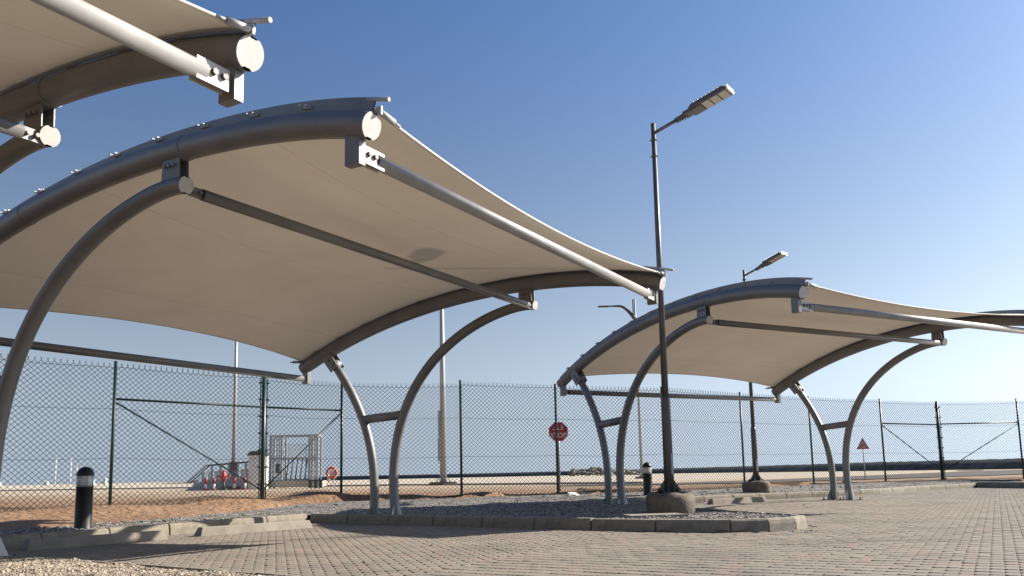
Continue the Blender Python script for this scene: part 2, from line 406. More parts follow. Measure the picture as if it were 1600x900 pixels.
def ground_z(P, micro=True):
    P = np.asarray(P, float).reshape(-1, 2)
    d, sd_ = dist_poly(P, FP)
    out = (sd_ > 0)
    z = np.where(out, 0.24 * np.exp(-(d / 3.2) ** 2) - 0.02 * np.clip(d / 20, 0, 1),
                 0.13 + 0.11 * np.exp(-(d / 1.8) ** 2))
    for cx, cy, a, r in ((-5.2, 21.4, .20, 1.1), (-3.9, 22.6, .20, 1.3), (-7.3, 18.9, .13, 1.5), (-9.2, 17.2, .12, 1.5), (-6.3, 19.4, .10, .8),
                         (-1.0, 23.2, .10, 1.3), (3.0, 25.2, .10, 1.4), (8.5, 29.3, .12, 1.8), (-11.5, 16.5, .15, 1.6)):
        z = z + a * np.exp(-((P[:, 0] - cx) ** 2 + (P[:, 1] - cy) ** 2) / r ** 2)
    if micro:
        near = np.hypot(P[:, 0], P[:, 1]) < 70
        nz = np.zeros(len(P))
        if near.any(): nz[near] = vnoise(P[near], 0.7) * 0.085 + vnoise(P[near], 2.6, 5.0) * 0.035
        z = z + nz * np.where(out, np.clip(1.2 - d / 14, .15, 1), np.clip(1 - d / 2.0, 0, 1))
    return z

# ------------------------------------------------------------------ terrain, sea, breakwater
def terrain():
    xs = np.concatenate([np.array([-4000, -1500, -600, -300, -160, -100, -70, -50, -40, -32, -26, -21]), np.arange(-18, 36, .35),
                         np.array([37, 40, 45, 52, 60, 72, 90, 120, 170, 300, 600, 1500, 4000])])
    ys = np.concatenate([np.array([-4000, -1000, -300, -100, -40, -15, 0, 5]), np.arange(8, 44, .35),
                         np.array([44.5, 46, 48, 51, 55, 60, 66, 72, 80, 90, 100, 112, 126, 140, 160, 200, 258, 263])])
    X, Y = np.meshgrid(xs, ys); P = np.stack([X.ravel(), Y.ravel()], 1)
    z = ground_z(P)
    yard = in_poly(P, YARD); dk, _ = dist_poly(P, KERB)
    z = np.where(yard, -0.10, z)
    z = np.where(~yard & (dk < 0.6), np.minimum(z, 0.03), z)
    inner = ~yard & in_poly(P, GRAVEL)
    z = np.where(inner, np.minimum(z, 0.07), z)
    z = np.where(P[:, 1] > 260, -4.0, z)
    ny, nx = X.shape; i = np.arange(ny * nx).reshape(ny, nx)
    q = np.stack([i[:-1, :-1], i[:-1, 1:], i[1:, 1:], i[1:, :-1]], -1).reshape(-1, 4)
    me = fast_mesh('sand_ground', np.column_stack([P, z]), q.ravel(), np.full(len(q), 4), M['sand'], smooth=True)
    return tag(link('sand_ground', me), kind='structure')

# outline of the gravel strip between the kerbs and the fence
GOUT = [(-8.9, 9.6), (-7.7, 11.9), (-7.15, 13.3), (-6.25, 15.3), (-5.45, 17.3), (-4.9, 19.5), (-4.0, 20.95), (-1.35, 21.85), (1.2, 23.25), (4.35, 24.55),
        (7.3, 26.85), (10.2, 29.05), (13.35, 30.75), (16.1, 32.15), (17.6, 32.1), (18.2, 29), (18.4, 25.0)]
def offset(poly, dd):
    """shift a polyline to its left by dd"""
    out = []
    n = len(poly)
    for i in range(n):
        a = poly[max(i - 1, 0)]; b = poly[min(i + 1, n - 1)]
        if 0 < i < n - 1:
            d1 = (poly[i] - a) / np.linalg.norm(poly[i] - a); d2 = (b - poly[i]) / np.linalg.norm(b - poly[i])
            nn = np.array([-(d1 + d2)[1], (d1 + d2)[0]]); nn /= np.linalg.norm(nn)
            k = dd / max(0.45, nn @ np.array([-d1[1], d1[0]]))
        else:
            d1 = (b - a) / np.linalg.norm(b - a); nn = np.array([-d1[1], d1[0]]); k = dd
        out.append(poly[i] + nn * k)
    return np.array(out)
KIN = offset(KERB, 0.07)
GRAVEL = np.vstack([KIN, np.array(GOUT)[::-1]])
terrain()

def tri_sheet(poly, step, zf, name, m, jitter=0.0):
    poly = np.asarray(poly, float)
    lo, hi = poly.min(0), poly.max(0)
    gx, gy = np.meshgrid(np.arange(lo[0], hi[0], step), np.arange(lo[1], hi[1], step))
    G = np.stack([gx.ravel(), gy.ravel()], 1) + (rng.random((gx.size, 2)) - .5) * step * .4
    d, _ = dist_poly(G, np.vstack([poly, poly[:1]]))
    G = G[in_poly(G, poly) & (d > step * .4)]
    n = len(poly)
    vs = [Vector(p) for p in poly] + [Vector(p) for p in G]
    r = delaunay_2d_cdt(vs, [(i, (i + 1) % n) for i in range(n)], [], 0, 1e-4)
    V = np.array([(v.x, v.y) for v in r[0]])
    T = [f for f in r[2]]
    cen = np.array([V[list(f)].mean(0) for f in T]); ok = in_poly(cen, poly)
    T = [f for f, k in zip(T, ok) if k]
    z = zf(V)
    Vz = np.column_stack([V, z])
    flat = []
    for f in T:
        a, b, c = Vz[f[0]], Vz[f[1]], Vz[f[2]]
        cr_ = (b[0] - a[0]) * (c[1] - a[1]) - (b[1] - a[1]) * (c[0] - a[0])
        flat += list(f) if cr_ > 0 else list(reversed(f))
    return fast_mesh(name, Vz, flat, np.full(len(T), 3), m, smooth=True)

def gravel_z(P):
    P = np.asarray(P, float).reshape(-1, 2)
    d, _ = dist_poly(P, FP); dk, _ = dist_poly(P, KERB)
    return 0.135 + 0.10 * np.exp(-(d / 1.6) ** 2) + vnoise(P, 1.3, 2.0) * 0.03 * np.clip(dk / .6, 0, 1)
gb = link('gravel_bed', tri_sheet(GRAVEL, 0.45, gravel_z, 'gravel_bed', M['gravelbed'])); tag(gb, kind='structure')

def sea():
    b = MB(); b.add([(-12000, 261, -1.2), (12000, 261, -1.2), (12000, 14000, -1.2), (-12000, 14000, -1.2)], [(0, 1, 2, 3)])
    tag(b.build('sea', M['sea']), kind='structure')
sea()

def breakwater():
    path = [(190, 95, 1.75), (110, 112, 1.7), (80, 130, 1.65), (72, 165, 1.65), (62, 210, 1.6), (48, 300, 1.6), (-20, 420, 1.5), (-130, 600, 1.9), (-168, 655, 0.4)]
    pts = []
    for a, b in zip(path[:-1], path[1:]):
        L = math.dist(a[:2], b[:2]); n = max(2, int(L / 1.1))
        for k in range(n): pts.append([a[j] + (b[j] - a[j]) * k / n for j in range(3)])
    V = []; nx = 13
    for i, p in enumerate(pts):
        q = pts[min(i + 1, len(pts) - 1)]; o = pts[max(i - 1, 0)]
        d = Vector((q[0] - o[0], q[1] - o[1])).normalized(); nn = Vector((-d.y, d.x))
        for j in range(nx):
            s = (j / (nx - 1)) * 2 - 1
            h = (1 - abs(s) ** 1.7)
            w = noise.noise(Vector((p[0] * .7 + j * 3.1, p[1] * .7, j))) * .55
            zt = -2.0 + (p[2] + 2.0) * h + w * (0.28 if abs(s) < .5 else .6)
            V.append((p[0] + nn.x * s * 5.5 + w * .5, p[1] + nn.y * s * 5.5 + w * .5, zt))
    F = [(i * nx + j, (i + 1) * nx + j, (i + 1) * nx + j + 1, i * nx + j + 1) for i in range(len(pts) - 1) for j in range(nx - 1)]
    b = MB(); b.add(V, F)
    tag(b.build('breakwater', M['rock']), kind='structure')
breakwater()

def far_road():
    b = MB()
    near = [(2.5, 53.2), (9, 50.5), (14, 49.5), (25, 56), (40, 65), (70, 78)]
    far = [(3.0, 55.6), (9.5, 55.5), (19.5, 63), (38, 84), (56, 104), (95, 112)]
    n = len(near); V = [(x, y, 0.035 - .01) for x, y in near] + [(x, y, 0.035 - .01) for x, y in far]
    b.add(V, [(i, i + 1, n + i + 1, n + i) for i in range(n - 1)])
    tag(b.build('far_road', M['asphalt']), kind='structure')
far_road()

# ------------------------------------------------------------------ pale quay apron beyond the sand
def apron():
    near = [(-900, 300), (-330, 205), (-150, 152), (-78, 117), (-39.5, 97), (-9.4, 76), (8.6, 57), (18.9, 66.5), (38.4, 88), (56.5, 110), (61, 112)]
    far = [(64, 140), (58, 175), (48, 225), (38, 262), (-110, 262), (-330, 900), (-1500, 900)]
    poly = np.array(near + far, float)
    vs = [Vector(p) for p in poly]; n = len(vs)
    r = delaunay_2d_cdt(vs, [(i, (i + 1) % n) for i in range(n)], [], 1, 1e-3)
    b = MB(); b.add([(v.x, v.y, .05) for v in r[0]], [tuple(f) for f in r[2]])
    # raised edge beam where the apron meets the sand
    tag(b.build('quay_apron', M['wall']), kind='structure')
    e = tag(empty('apron_edge', (8.6, 57, 0)), kind='structure')
    for p, q in zip(near[1:-1], near[2:]):
        L = math.dist(p, q); k = max(1, round(L / 5)); ang = math.atan2(q[1] - p[1], q[0] - p[0])
        for i in range(k):
            t = (i + .5) / k; m = MB(); m.box((0, 0, .05), (L / k - .03, .3, .16), None, (1, .9))
            o = m.build('edge_block', M['wall'], e, (p[0] + (q[0] - p[0]) * t - 8.6, p[1] + (q[1] - p[1]) * t - 57, random.uniform(-.01, .01))); o.rotation_euler = (0, 0, ang)
apron()

# ------------------------------------------------------------------ paving
def bed():
    pl = np.vstack([KIN, [(20, 24), (26, 12), (22, -8), (-14, -8), (-11, 4)]])
    me = tri_sheet(pl, 2.0, lambda V: np.full(len(V), -0.0115), 'paving', M['bed'])
    return tag(link('paving', me), kind='structure')
paving = bed()
MOUND_EDGE = np.array([(-7.6, 9.75), (-6.6, 9.35), (-5.7, 8.95), (-5.15, 8.68), (-4.45, 8.32), (-4.04, 8.08), (-3.05, 7.43), (-2.05, 6.7), (-1.5, 6.28), (-0.9, 5.8), (0.2, 4.9)])
MOUND = np.vstack([MOUND_EDGE, [(0.2, 2.5), (-9, 2.5), (-9, 9.0)]])
CORE = 0.012
def lay(ang, ox, oy, cond, m):
    """octagonal-cornered setts on a grid: length 0.2 along ang, width 0.1 across"""
    e1 = np.array([math.cos(ang), math.sin(ang)]); e2 = np.array([-math.sin(ang), math.cos(ang)])
    n1, n2 = 190, 380
    I, J = np.meshgrid(np.arange(-n1, n1), np.arange(-n2, n2)); I = I.ravel(); J = J.ravel()
    cx = ox + e1[0] * (I + .5) * .2 + e2[0] * (J + .5) * .1; cy = oy + e1[1] * (I + .5) * .2 + e2[1] * (J + .5) * .1
    P = np.stack([cx, cy], 1)
    k = (P[:, 1] > 5.2) & (P[:, 1] < 32) & (P[:, 0] > -8.5) & (P[:, 0] < 18) & (np.abs(P[:, 0]) < 0.66 * P[:, 1] + 2.0)
    P = P[k]; k = cond(P); P = P[k]
    k = in_poly(P, np.vstack([KERB, [(40, 20), (60, -30), (-40, -30), (-22, -6), (-10.0, 4.5)]])); P = P[k]
    d, _ = dist_poly(P, KERB); P = P[d > .06]
    P = P[~in_poly(P, MOUND)]
    return P, e1, e2
def sett_template(m):
    a, b, cc, g, e = .1 - .0075, .05 - .0006, .022, .007, .012
    ring = [(-a + cc, -b), (a - cc, -b), (a, -b + cc), (a, b - cc), (a - cc, b), (-a + cc, b), (-a, b - cc), (-a, -b + cc)]
    top = [(x * (1 - e / a), y * (1 - .0012 / b), 0.0) for x, y in ring]
    mid = [(x, y, -g) for x, y in ring]; low = [(x, y, -.03) for x, y in ring]
    V = np.array(top + mid + low)
    F = [list(range(8))] + [[i + 8, (i + 1) % 8 + 8, (i + 1) % 8, i] for i in range(8)] + [[i + 16, (i + 1) % 8 + 16, (i + 1) % 8 + 8, i + 8] for i in range(8)]
    return V, F
BAY_U = 5.0
def u_of(P): return (P - PB) @ UB
zones = []
o1 = (0.0, 9.0)
ang1 = AB + math.radians(45)
m1 = paver_mat('paver_bay', ang1, *o1); m2 = paver_mat('paver_lane', AB, *o1)
Pa, e1a, e2a = lay(ang1, *o1, lambda P: u_of(P) < BAY_U, m1)
Pb, e1b, e2b = lay(AB, *o1, lambda P: u_of(P) >= BAY_U, m2)
Vt, Ft = sett_template(None)
cand = []
for zi, (P, e1) in enumerate(((Pa, e1a), (Pb, e1b))):
    vis = (np.abs(P[:, 0] / P[:, 1]) < .60) & (P[:, 1] > 6.2)
    for i in np.nonzero(vis)[0]: cand.append((P[i, 1], zi, i))
cand.sort(); chosen = {(z, i) for _, z, i in cand[:300]}
for zi, (P, e1, mm, ang) in enumerate(((Pa, e1a, m1, ang1), (Pb, e1b, m2, AB))):
    one = MB(); one.add(Vt, Ft); me1 = one.mesh('paver', mm)
    keep = np.ones(len(P), bool)
    for i in range(len(P)):
        if (zi, i) in chosen:
            keep[i] = False
            o = link('paver', me1, paving, (P[i, 0], P[i, 1], random.uniform(-.002, .002)))
            o.rotation_euler = (random.uniform(-.005, .005), random.uniform(-.005, .005), ang)
    Q = P[keep]; n = len(Q)
    R = np.array([[math.cos(ang), -math.sin(ang)], [math.sin(ang), math.cos(ang)]])
    tx = rng.normal(0, .0045, n); ty = rng.normal(0, .006, n); dz = rng.normal(0, .0012, n)
    V = np.empty((n, len(Vt), 3))
    V[:, :, :2] = (Vt[:, :2] @ R.T)[None] + Q[:, None, :]
    V[:, :, 2] = Vt[None, :, 2] + dz[:, None] + tx[:, None] * Vt[None, :, 0] + ty[:, None] * Vt[None, :, 1]
    flat = np.concatenate([np.array(f) for f in Ft]); sizes = np.array([len(f) for f in Ft])
    fl = (flat[None] + (np.arange(n) * len(Vt))[:, None]).ravel()
    me = fast_mesh('paver_field', V.reshape(-1, 3), fl, np.tile(sizes, n), mm)
    tag(link('paver_field', me, paving), kind='stuff')

# ------------------------------------------------------------------ kerbs
def resample(path, lens):
    path = np.asarray(path); seg = np.linalg.norm(np.diff(path, axis=0), axis=1); cum = np.concatenate([[0], np.cumsum(seg)])
    at = lambda s: np.array([np.interp(s, cum, path[:, 0]), np.interp(s, cum, path[:, 1])])
    s = 0; out = []
    while s < cum[-1] - .2:
        p = at(s); L = lens(p); e = min(s + L, cum[-1]); out.append((at(s), at(e))); s = e
    return out
def kerb_line(path, lens, h, w, name, parent, m, z0=-.05, lean=.02):
    for a, b in resample(path, lens):
        d = b - a; L = float(np.linalg.norm(d)); d = d / L; ang = math.atan2(d[1], d[0])
        g = .012; j = random.uniform(-.006, .006)
        prof = [(0, z0), (lean * .4, h * .55), (lean, h - .025), (lean + .018, h - .006), (lean + .035, h), (w - .01, h), (w, h - .01), (w, z0)]
        k = MB(); k.prism([(g, y + j, z) for y, z in prof], (L - 2 * g, 0, 0))
        o = k.build(name, m, parent, (a[0], a[1], random.uniform(-.006, .006))); o.rotation_euler = (random.uniform(-.01, .01), 0, ang)
kp = tag(empty('kerb', (0, 13, 0)), kind='structure'); kp.location = (0, 0, 0)
i0 = 16
kerb_line(KERB[:2], lambda p: 1.0, .16, .13, 'kerb_stone', kp, M['concrete'])
kerb_line(KERB[1:i0 + 9], lambda p: 1.0 if p[0] < 1.9 or p[1] > 13.5 else .52, .16, .13, 'kerb_stone', kp, M['concrete'])
kerb_line(KERB[i0 + 6:31], lambda p: 1.0, .16, .13, 'kerb_stone', kp, M['concrete'])
kerb_line(KERB[30:], lambda p: 1.0, .2, .15, 'kerb_stone', kp, M['concrete'])
# pale edging strip round the near gravel mound
kerb_line(MOUND_EDGE[::-1], lambda p: .9, .105, .10, 'edging_stone', kp, M['concrete'], lean=.01)

mound_sheet = tri_sheet(MOUND, 0.3, lambda V: 0.085 + 0.035 * np.clip(dist_poly(V, MOUND_EDGE)[0], 0, 1) + vnoise(V, 1.7, 9.) * .03, 'gravel_mound_bed', M['moundbed'])
tag(link('gravel_mound_bed', mound_sheet), kind='structure')

# ------------------------------------------------------------------ loose stones
def stones(name, P, zf, size, m, sub):
    n = len(P)
    if sub:
        ph = (1 + 5 ** .5) / 2
        B = np.array([(-1, ph, 0), (1, ph, 0), (-1, -ph, 0), (1, -ph, 0), (0, -1, ph), (0, 1, ph), (0, -1, -ph), (0, 1, -ph), (ph, 0, -1), (ph, 0, 1), (-ph, 0, -1), (-ph, 0, 1)], float) / 1.9
        F = np.array([(0, 11, 5), (0, 5, 1), (0, 1, 7), (0, 7, 10), (0, 10, 11), (1, 5, 9), (5, 11, 4), (11, 10, 2), (10, 7, 6), (7, 1, 8),
                      (3, 9, 4), (3, 4, 2), (3, 2, 6), (3, 6, 8), (3, 8, 9), (4, 9, 5), (2, 4, 11), (6, 2, 10), (8, 6, 7), (9, 8, 1)])
    else:
        B = np.array([(1, 0, 0), (-1, 0, 0), (0, 1, 0), (0, -1, 0), (0, 0, 1), (0, 0, -1)], float)
        F = np.array([(0, 2, 4), (2, 1, 4), (1, 3, 4), (3, 0, 4), (2, 0, 5), (1, 2, 5), (3, 1, 5), (0, 3, 5)])
    nb = len(B)
    V = B[None] * (1 + rng.uniform(-.28, .28, (n, nb, 1)))
    sc = rng.lognormal(0, .35, (n, 1, 1)) * size
    V = V * sc * np.stack([np.ones(n), rng.uniform(.6, .95, n), rng.uniform(.4, .75, n)], 1)[:, None, :]
    a = rng.uniform(0, 2 * np.pi, n); b = rng.normal(0, .45, n)
    ca, sa, cb, sb = np.cos(a), np.sin(a), np.cos(b), np.sin(b)
    x, y, z = V[..., 0], V[..., 1], V[..., 2]
    y2 = y * cb[:, None] - z * sb[:, None]; z2 = y * sb[:, None] + z * cb[:, None]
    x3 = x * ca[:, None] - y2 * sa[:, None]; y3 = x * sa[:, None] + y2 * ca[:, None]
    zz = zf(P)
    V = np.stack([x3 + P[:, :1], y3 + P[:, 1:2], z2 + (zz + sc[:, 0, 0] * .28)[:, None]], -1)
    fl = (F.ravel()[None] + (np.arange(n) * nb)[:, None]).ravel()
    tone = np.repeat(rng.random(n), nb)
    return fast_mesh(name, V.reshape(-1, 3), fl, np.full(n * len(F), 3), m, tone=tone)
def scatter(poly, n):
    lo, hi = poly.min(0), poly.max(0); P = rng.random((n, 2)) * (hi - lo) + lo
    return P[in_poly(P, poly)]
def zsheet_mound(P): return 0.085 + 0.035 * np.clip(dist_poly(P, MOUND_EDGE)[0], 0, 1) + vnoise(P, 1.7, 9.) * .03
MI = np.vstack([offset(MOUND_EDGE[::-1], .1)[::-1], MOUND[len(MOUND_EDGE):]])
P = scatter(MI, 420000)
P = P[(P[:, 1] > 5.0) & (P[:, 0] > -.78 * P[:, 1]) & (dist_poly(P, MOUND_EDGE)[0] < 2.0)]
nm = len(P)
ms = link('mound_gravel', stones('mound_gravel', P, zsheet_mound, .0092, M['stonewarm'], False))
tag(ms, 'pale tan gravel heaped behind the edging in the near left corner', 'gravel', kind='stuff')
P = scatter(GRAVEL, 300000)
vis = (np.abs(P[:, 0]) < .68 * P[:, 1]) & (P[:, 1] > 7)
P = P[vis]
w = np.clip(1.2 - P[:, 1] / 26, .2, 1); P = P[rng.random(len(P)) < w]
P = P[dist_poly(P, KERB)[0] > .13]
d1 = np.hypot(P[:, 0] - 2.41, P[:, 1] - 13.4); P = P[d1 > .36]
gs = link('strip_gravel', stones('strip_gravel', P, gravel_z, .0145, M['stone'], False))
tag(gs, 'grey crushed gravel filling the strip between the kerbs and the fence', 'gravel', kind='stuff')
print('mound', nm); print('pavers', len(Pa), len(Pb), 'stones', len(P))

# ------------------------------------------------------------------ shade canopies
FC = [(0., 0.), (-.526, 3.108), (2.388, 3.657), (2.817, 3.528)]
RC = [(-.503, 0.), (-.464, .85), (-.428, 1.67), (-1.421, 2.877)]
BM = [(-2.205, 2.867), (.656, 4.212), (3.8, 3.967), (5.0, 3.61)]
RB, RCOL, LEN = .114, .0835, 6.92
def bez(c, t):
    a = (1 - t) ** 3; b = 3 * t * (1 - t) ** 2; d = 3 * t * t * (1 - t); e = t ** 3
    return (a * c[0][0] + b * c[1][0] + d * c[2][0] + e * c[3][0], a * c[0][1] + b * c[1][1] + d * c[2][1] + e * c[3][1])
def curve(c, n): return [bez(c, i / (n - 1)) for i in range(n)]
def L3(u, v, z): return Vector((v, -u, z))
bmc = np.array(curve(BM, 161)); bmcum = np.concatenate([[0], np.cumsum(np.linalg.norm(np.diff(bmc, axis=0), axis=1))]); BLEN = bmcum[-1]
def beam_at(s):
    p = np.array([np.interp(s, bmcum, bmc[:, 0]), np.interp(s, bmcum, bmc[:, 1])])
    q = np.array([np.interp(s + .02, bmcum, bmc[:, 0]), np.interp(s + .02, bmcum, bmc[:, 1])])
    r = np.array([np.interp(s - .02, bmcum, bmc[:, 0]), np.interp(s - .02, bmcum, bmc[:, 1])])
    t = (q - r) / np.linalg.norm(q - r); return p, t, np.array([-t[1], t[0]])   # point, tangent, normal (up)

def cap_poly(n=32):
    pts = []
    for k in range(n):
        a = 2 * math.pi * k / n
        top = abs((a - math.pi / 2 + math.pi) % (2 * math.pi) - math.pi); bot = abs((a - 3 * math.pi / 2 + math.pi) % (2 * math.pi) - math.pi)
        r = 1.0 if min(top, bot) > .30 else .84
        pts.append((r * math.cos(a), r * math.sin(a)))
    return pts
def end_cap(p, t, r, v, parent):
    """disc with two notches closing a tube end; p,t in frame (u,z)"""
    nrm = np.array([-t[1], t[0]]); b = MB(); P = []
    for a, c in cap_poly():
        q = p + t * .004 + nrm * c * r; P.append(L3(q[0], v + a * r, q[1]))
    Q = [x + L3(t[0], 0, t[1]) * .006 for x in P]
    n = len(P); c0 = sum(Q, Vector()) / n; c1 = sum(P, Vector()) / n
    V = P + Q + [c0, c1]
    F = [(n + i, n + (i + 1) % n, 2 * n) for i in range(n)] + [((i + 1) % n, i, 2 * n + 1) for i in range(n)] + [(i, (i + 1) % n, n + (i + 1) % n, n + i) for i in range(n)]
    b.add(V, F); b.build('end_cap', M['cap'], parent)
def plate(b, pts, v0, th):
    """plate in the frame plane, outline in (u,z), from v0 over th"""
    b.prism([L3(u, v0, z) for u, z in pts], (th, 0, 0))
def bolt(b, p, axis, r=.018, l=.03):
    p = Vector(p); a = Vector(axis).normalized(); b.tube([p, p + a * l], r, 6, True, False)

def make_canopy():
    root = empty('shade_canopy', (0, 0, 0))
    for v in (0.0, LEN):
        si = 1 if v == 0 else -1           # inward along the row
        # --- curved top beam
        b = MB(); b.tube([L3(u, v, z) for u, z in curve(BM, 41)], RB, 24, False)
        beam = b.build('curved_beam', M['steel'], root)
        for s_ in (BLEN * .36, BLEN * .70):
            p, t, n_ = beam_at(s_); b = MB(); b.tube([L3(*(p - t * .012)[:1], v, (p - t * .012)[1]), L3((p + t * .012)[0], v, (p + t * .012)[1])], RB + .004, 24); b.build('weld_ring', M['steel'], beam)
        for s_, sg in ((BLEN, 1), (0, -1)):
            p, t, n_ = beam_at(s_); end_cap(np.array(p), t * sg, RB, v, beam)
        # flange that takes the membrane rope
        b = MB(); ss = np.linspace(.02, BLEN - .01, 44); V = []
        for s_ in ss:
            p, t, n_ = beam_at(s_)
            for hh in (RB - .01, RB + .045 + .075 * (s_ / BLEN) ** 2):
                q = p + n_ * hh
                for vv in (-.007, .007): V.append(L3(q[0], v + vv, q[1]))
        F = []
        for i in range(len(ss) - 1):
            a0 = i * 4; a1 = a0 + 4
            F += [(a0, a1, a1 + 2, a0 + 2), (a0 + 1, a0 + 3, a1 + 3, a1 + 1), (a0 + 2, a1 + 2, a1 + 3, a0 + 3)]
        b.add(V, F); b.build('flange', M['steel'], beam)
        # clamps with bolts along the flange
        for i, s_ in enumerate(np.arange(.45, BLEN - .2, .62)):
            p, t, n_ = beam_at(s_); b = MB()
            q = p + n_ * (RB + .045)
            ang = math.atan2(t[1], t[0])
            rot = Matrix.Rotation(-ang, 3, 'X')
            b.box(L3(q[0], v, q[1]), (.05, .10, .028), rot)
            for du in (-.035, .035):
                bolt(b, L3(q[0] + t[0] * du, v - si * .035, q[1] + t[1] * du), (-si, 0, 0), .010, .035)
                bolt(b, L3(q[0] + t[0] * du, v + si * .035, q[1] + t[1] * du), (si, 0, 0), .010, .03)
            b.build('clamp', M['galv'], beam)
        # rod that runs out past the tip of the flange
        p, t, n_ = beam_at(BLEN); q = p + n_ * (RB + .10); b = MB()
        b.tube([L3(*(q - t * .10)[:1], v, (q - t * .10)[1]), L3((q + t * .13)[0], v, (q + t * .13)[1] + .012)], .019, 10)
        b.build('stay_rod', M['galv'], beam)
        # membrane corner fittings, front and back
        for s_, sg in ((BLEN - .02, 1), (.06, -1)):
            p, t, n_ = beam_at(s_); q = p + n_ * (RB + .03) + t * sg * .03; b = MB()
            a_ = L3(q[0], v + si * .02, q[1]); c_ = L3(q[0], v + si * .24, q[1] - .03)
            b.tube([a_, c_], .026, 10); b.tube([c_, c_ + (c_ - a_) * .35], .012, 8)
            b.box(a_ + Vector((si * .02, 0, -.005)), (.02, .06, .07))
            b.build('corner_fitting', M['galv'], beam)
        # --- long curved column carrying the beam
        b = MB(); b.tube([L3(u, v, z) for u, z in curve(FC, 33)], RCOL, 22, False); fc = b.build('curved_column', M['steel'], root)
        pe = np.array(FC[3]); te = pe - np.array(bez(FC, .97)); te /= np.linalg.norm(te); end_cap(pe, te, RCOL, v, fc)
        # short column behind it
        b = MB(); b.tube([L3(u, v, z) for u, z in curve(RC, 23)], RCOL * .93, 20, True); rc = b.build('short_column', M['steel'], root)
        # foot plates, gussets, anchor bolts
        for u0, col, front in ((0, fc, 1), (-.503, rc, 0)):
            b = MB(); b.box(L3(u0, v, .012), (.42, .40, .024)); b.build('base_plate', M['dark'], col)
            for k, (dx, dy) in enumerate(((1, 0), (-1, 0)) if front else ((1, 0), (-1, 0), (0, 1))):
                b = MB(); dr = Vector((dx, dy, 0)); sd_ = dr.cross(Vector((0, 0, 1))) * .006
                c0 = L3(u0, v, .024) + dr * (RCOL - .01)
                b.prism([c0 - sd_, c0 + dr * .12 - sd_, c0 + dr * .115 + Vector((0, 0, .04)) - sd_, c0 + Vector((0, 0, .27)) - sd_], sd_ * 2)
                b.build('gusset', M['cap'] if front else M['steel'], col)  # front gussets take the pale steel, direct sun put into their colour
            for dx in (-.165, .165):
                for dy in (-.16, .16):
                    c_ = L3(u0 + dy, v + dx, 0); b = MB(); b.tube([c_ + Vector((0, 0, .02)), c_ + Vector((0, 0, .09))], .013, 6, True, False)
                    b.tube([c_ + Vector((0, 0, .024)), c_ + Vector((0, 0, .045))], .024, 6, True, False); b.build('anchor_bolt', M['dark'], col)
        # --- cross tube between the two columns
        b = MB(); zb = 1.86
        uf = np.interp(zb, [z for u, z in curve(FC, 60)], [u for u, z in curve(FC, 60)]); ur = np.interp(zb - .03, [z for u, z in curve(RC, 60)], [u for u, z in curve(RC, 60)])
        b.tube([L3(ur + .03, v, zb - .03), L3(uf - .03, v, zb + .02)], .080, 18, True); b.build('cross_tube', M['steel'], root)
        # --- twin plates that join column arm and beam
        u0 = 2.66; zc = np.interp(u0, [u for u, z in curve(FC, 80)[40:]], [z for u, z in curve(FC, 80)[40:]]); zt = np.interp(u0, bmc[:, 0], bmc[:, 1])
        b = MB()
        for dv in (-.055, .045): plate(b, [(u0 - .12, zc + .02), (u0 + .13, zc + .0), (u0 + .12, zt - RB + .02), (u0 - .11, zt - RB + .02)], v + dv, .01)
        for du in (-.06, .0, .06):
            for sg in (-1, 1): bolt(b, L3(u0 + du, v + sg * .055, (zc + zt) / 2 + .01), (sg, 0, 0), .02, .03)
        b.build('joint_plate', M['steel'], root)
        # --- pivot at the head of the short column
        ph = np.array(RC[3]); th = ph - np.array(bez(RC, .96)); th /= np.linalg.norm(th)
        tb = np.interp(-1.55, bmc[:, 0], bmc[:, 1]); nn = np.array([-th[1], th[0]])
        b = MB()
        for dv in (-.10, .085):
            q0 = ph - th * .10; q1 = ph + th * .22
            plate(b, [tuple(q0 - nn * .10), tuple(q0 + nn * .10), tuple(q1 + nn * .11), tuple(q1 + th * .05), tuple(q1 - nn * .11)], v + dv, .015)
        for du in (-.02, .07):
            q = ph + th * (.05 + du)
            for sg in (-1, 1): bolt(b, L3(q[0], v + sg * .095, q[1]), (sg, 0, 0), .024, .035)
        b.tube([L3(ph[0], v - .082, ph[1]), L3(ph[0], v + .082, ph[1])], .105, 18); b.tube([L3(ph[0], v - .125, ph[1]), L3(ph[0], v + .125, ph[1])], .042, 12)
        b.build('pivot_bracket', M['steel'], root)
        # --- hanging bracket under the beam tip for the front rail
        p, t, n_ = beam_at(BLEN - .17); b = MB()
        b.box(L3(p[0], v, p[1] - RB - .10), (.075, .15, .27))
        b.build('rail_bracket', M['steel'], root)
        p2 = L3(tipu, v + si * .05, tipz); b = MB()
        for dy in (-.032, .032): b.box(p2 + Vector((si * .14, dy, 0)), (.26, .010, .15))
        for dx in (.06, .14):
            pass
        fk = b.build('rail_fork', M['cap'], root)
        for dx in (.06, .14):
            for dy in (-1, 1):
                b = MB(); bolt(b, p2 + Vector((si * dx, dy * .037, .01)), (0, dy, 0), .024, .025); b.build('bolt', M['dark'], fk)
        # small fork of the middle rail on the arm end
        b = MB(); pm = L3(2.79, v, 3.50)
        b.box(pm + Vector((si * .13, 0, 0)), (.16, .016, .10))
        for dx in (.10, .17): bolt(b, pm + Vector((si * dx, -.008, 0)), (0, -1, 0), .018, .035)
        b.build('rail_fork', M['steel'], root)
        # rear bracket
        b = MB(); pr = L3(-2.12, v, 2.72); b.box(pr + Vector((0, 0, -.02)), (.09, .13, .24))
        b.build('rail_bracket', M['steel'], root)
        b = MB(); b.box(pr + Vector((si * .12, 0, -.05)), (.2, .02, .11)); b.build('rail_fork', M['cap'], root)
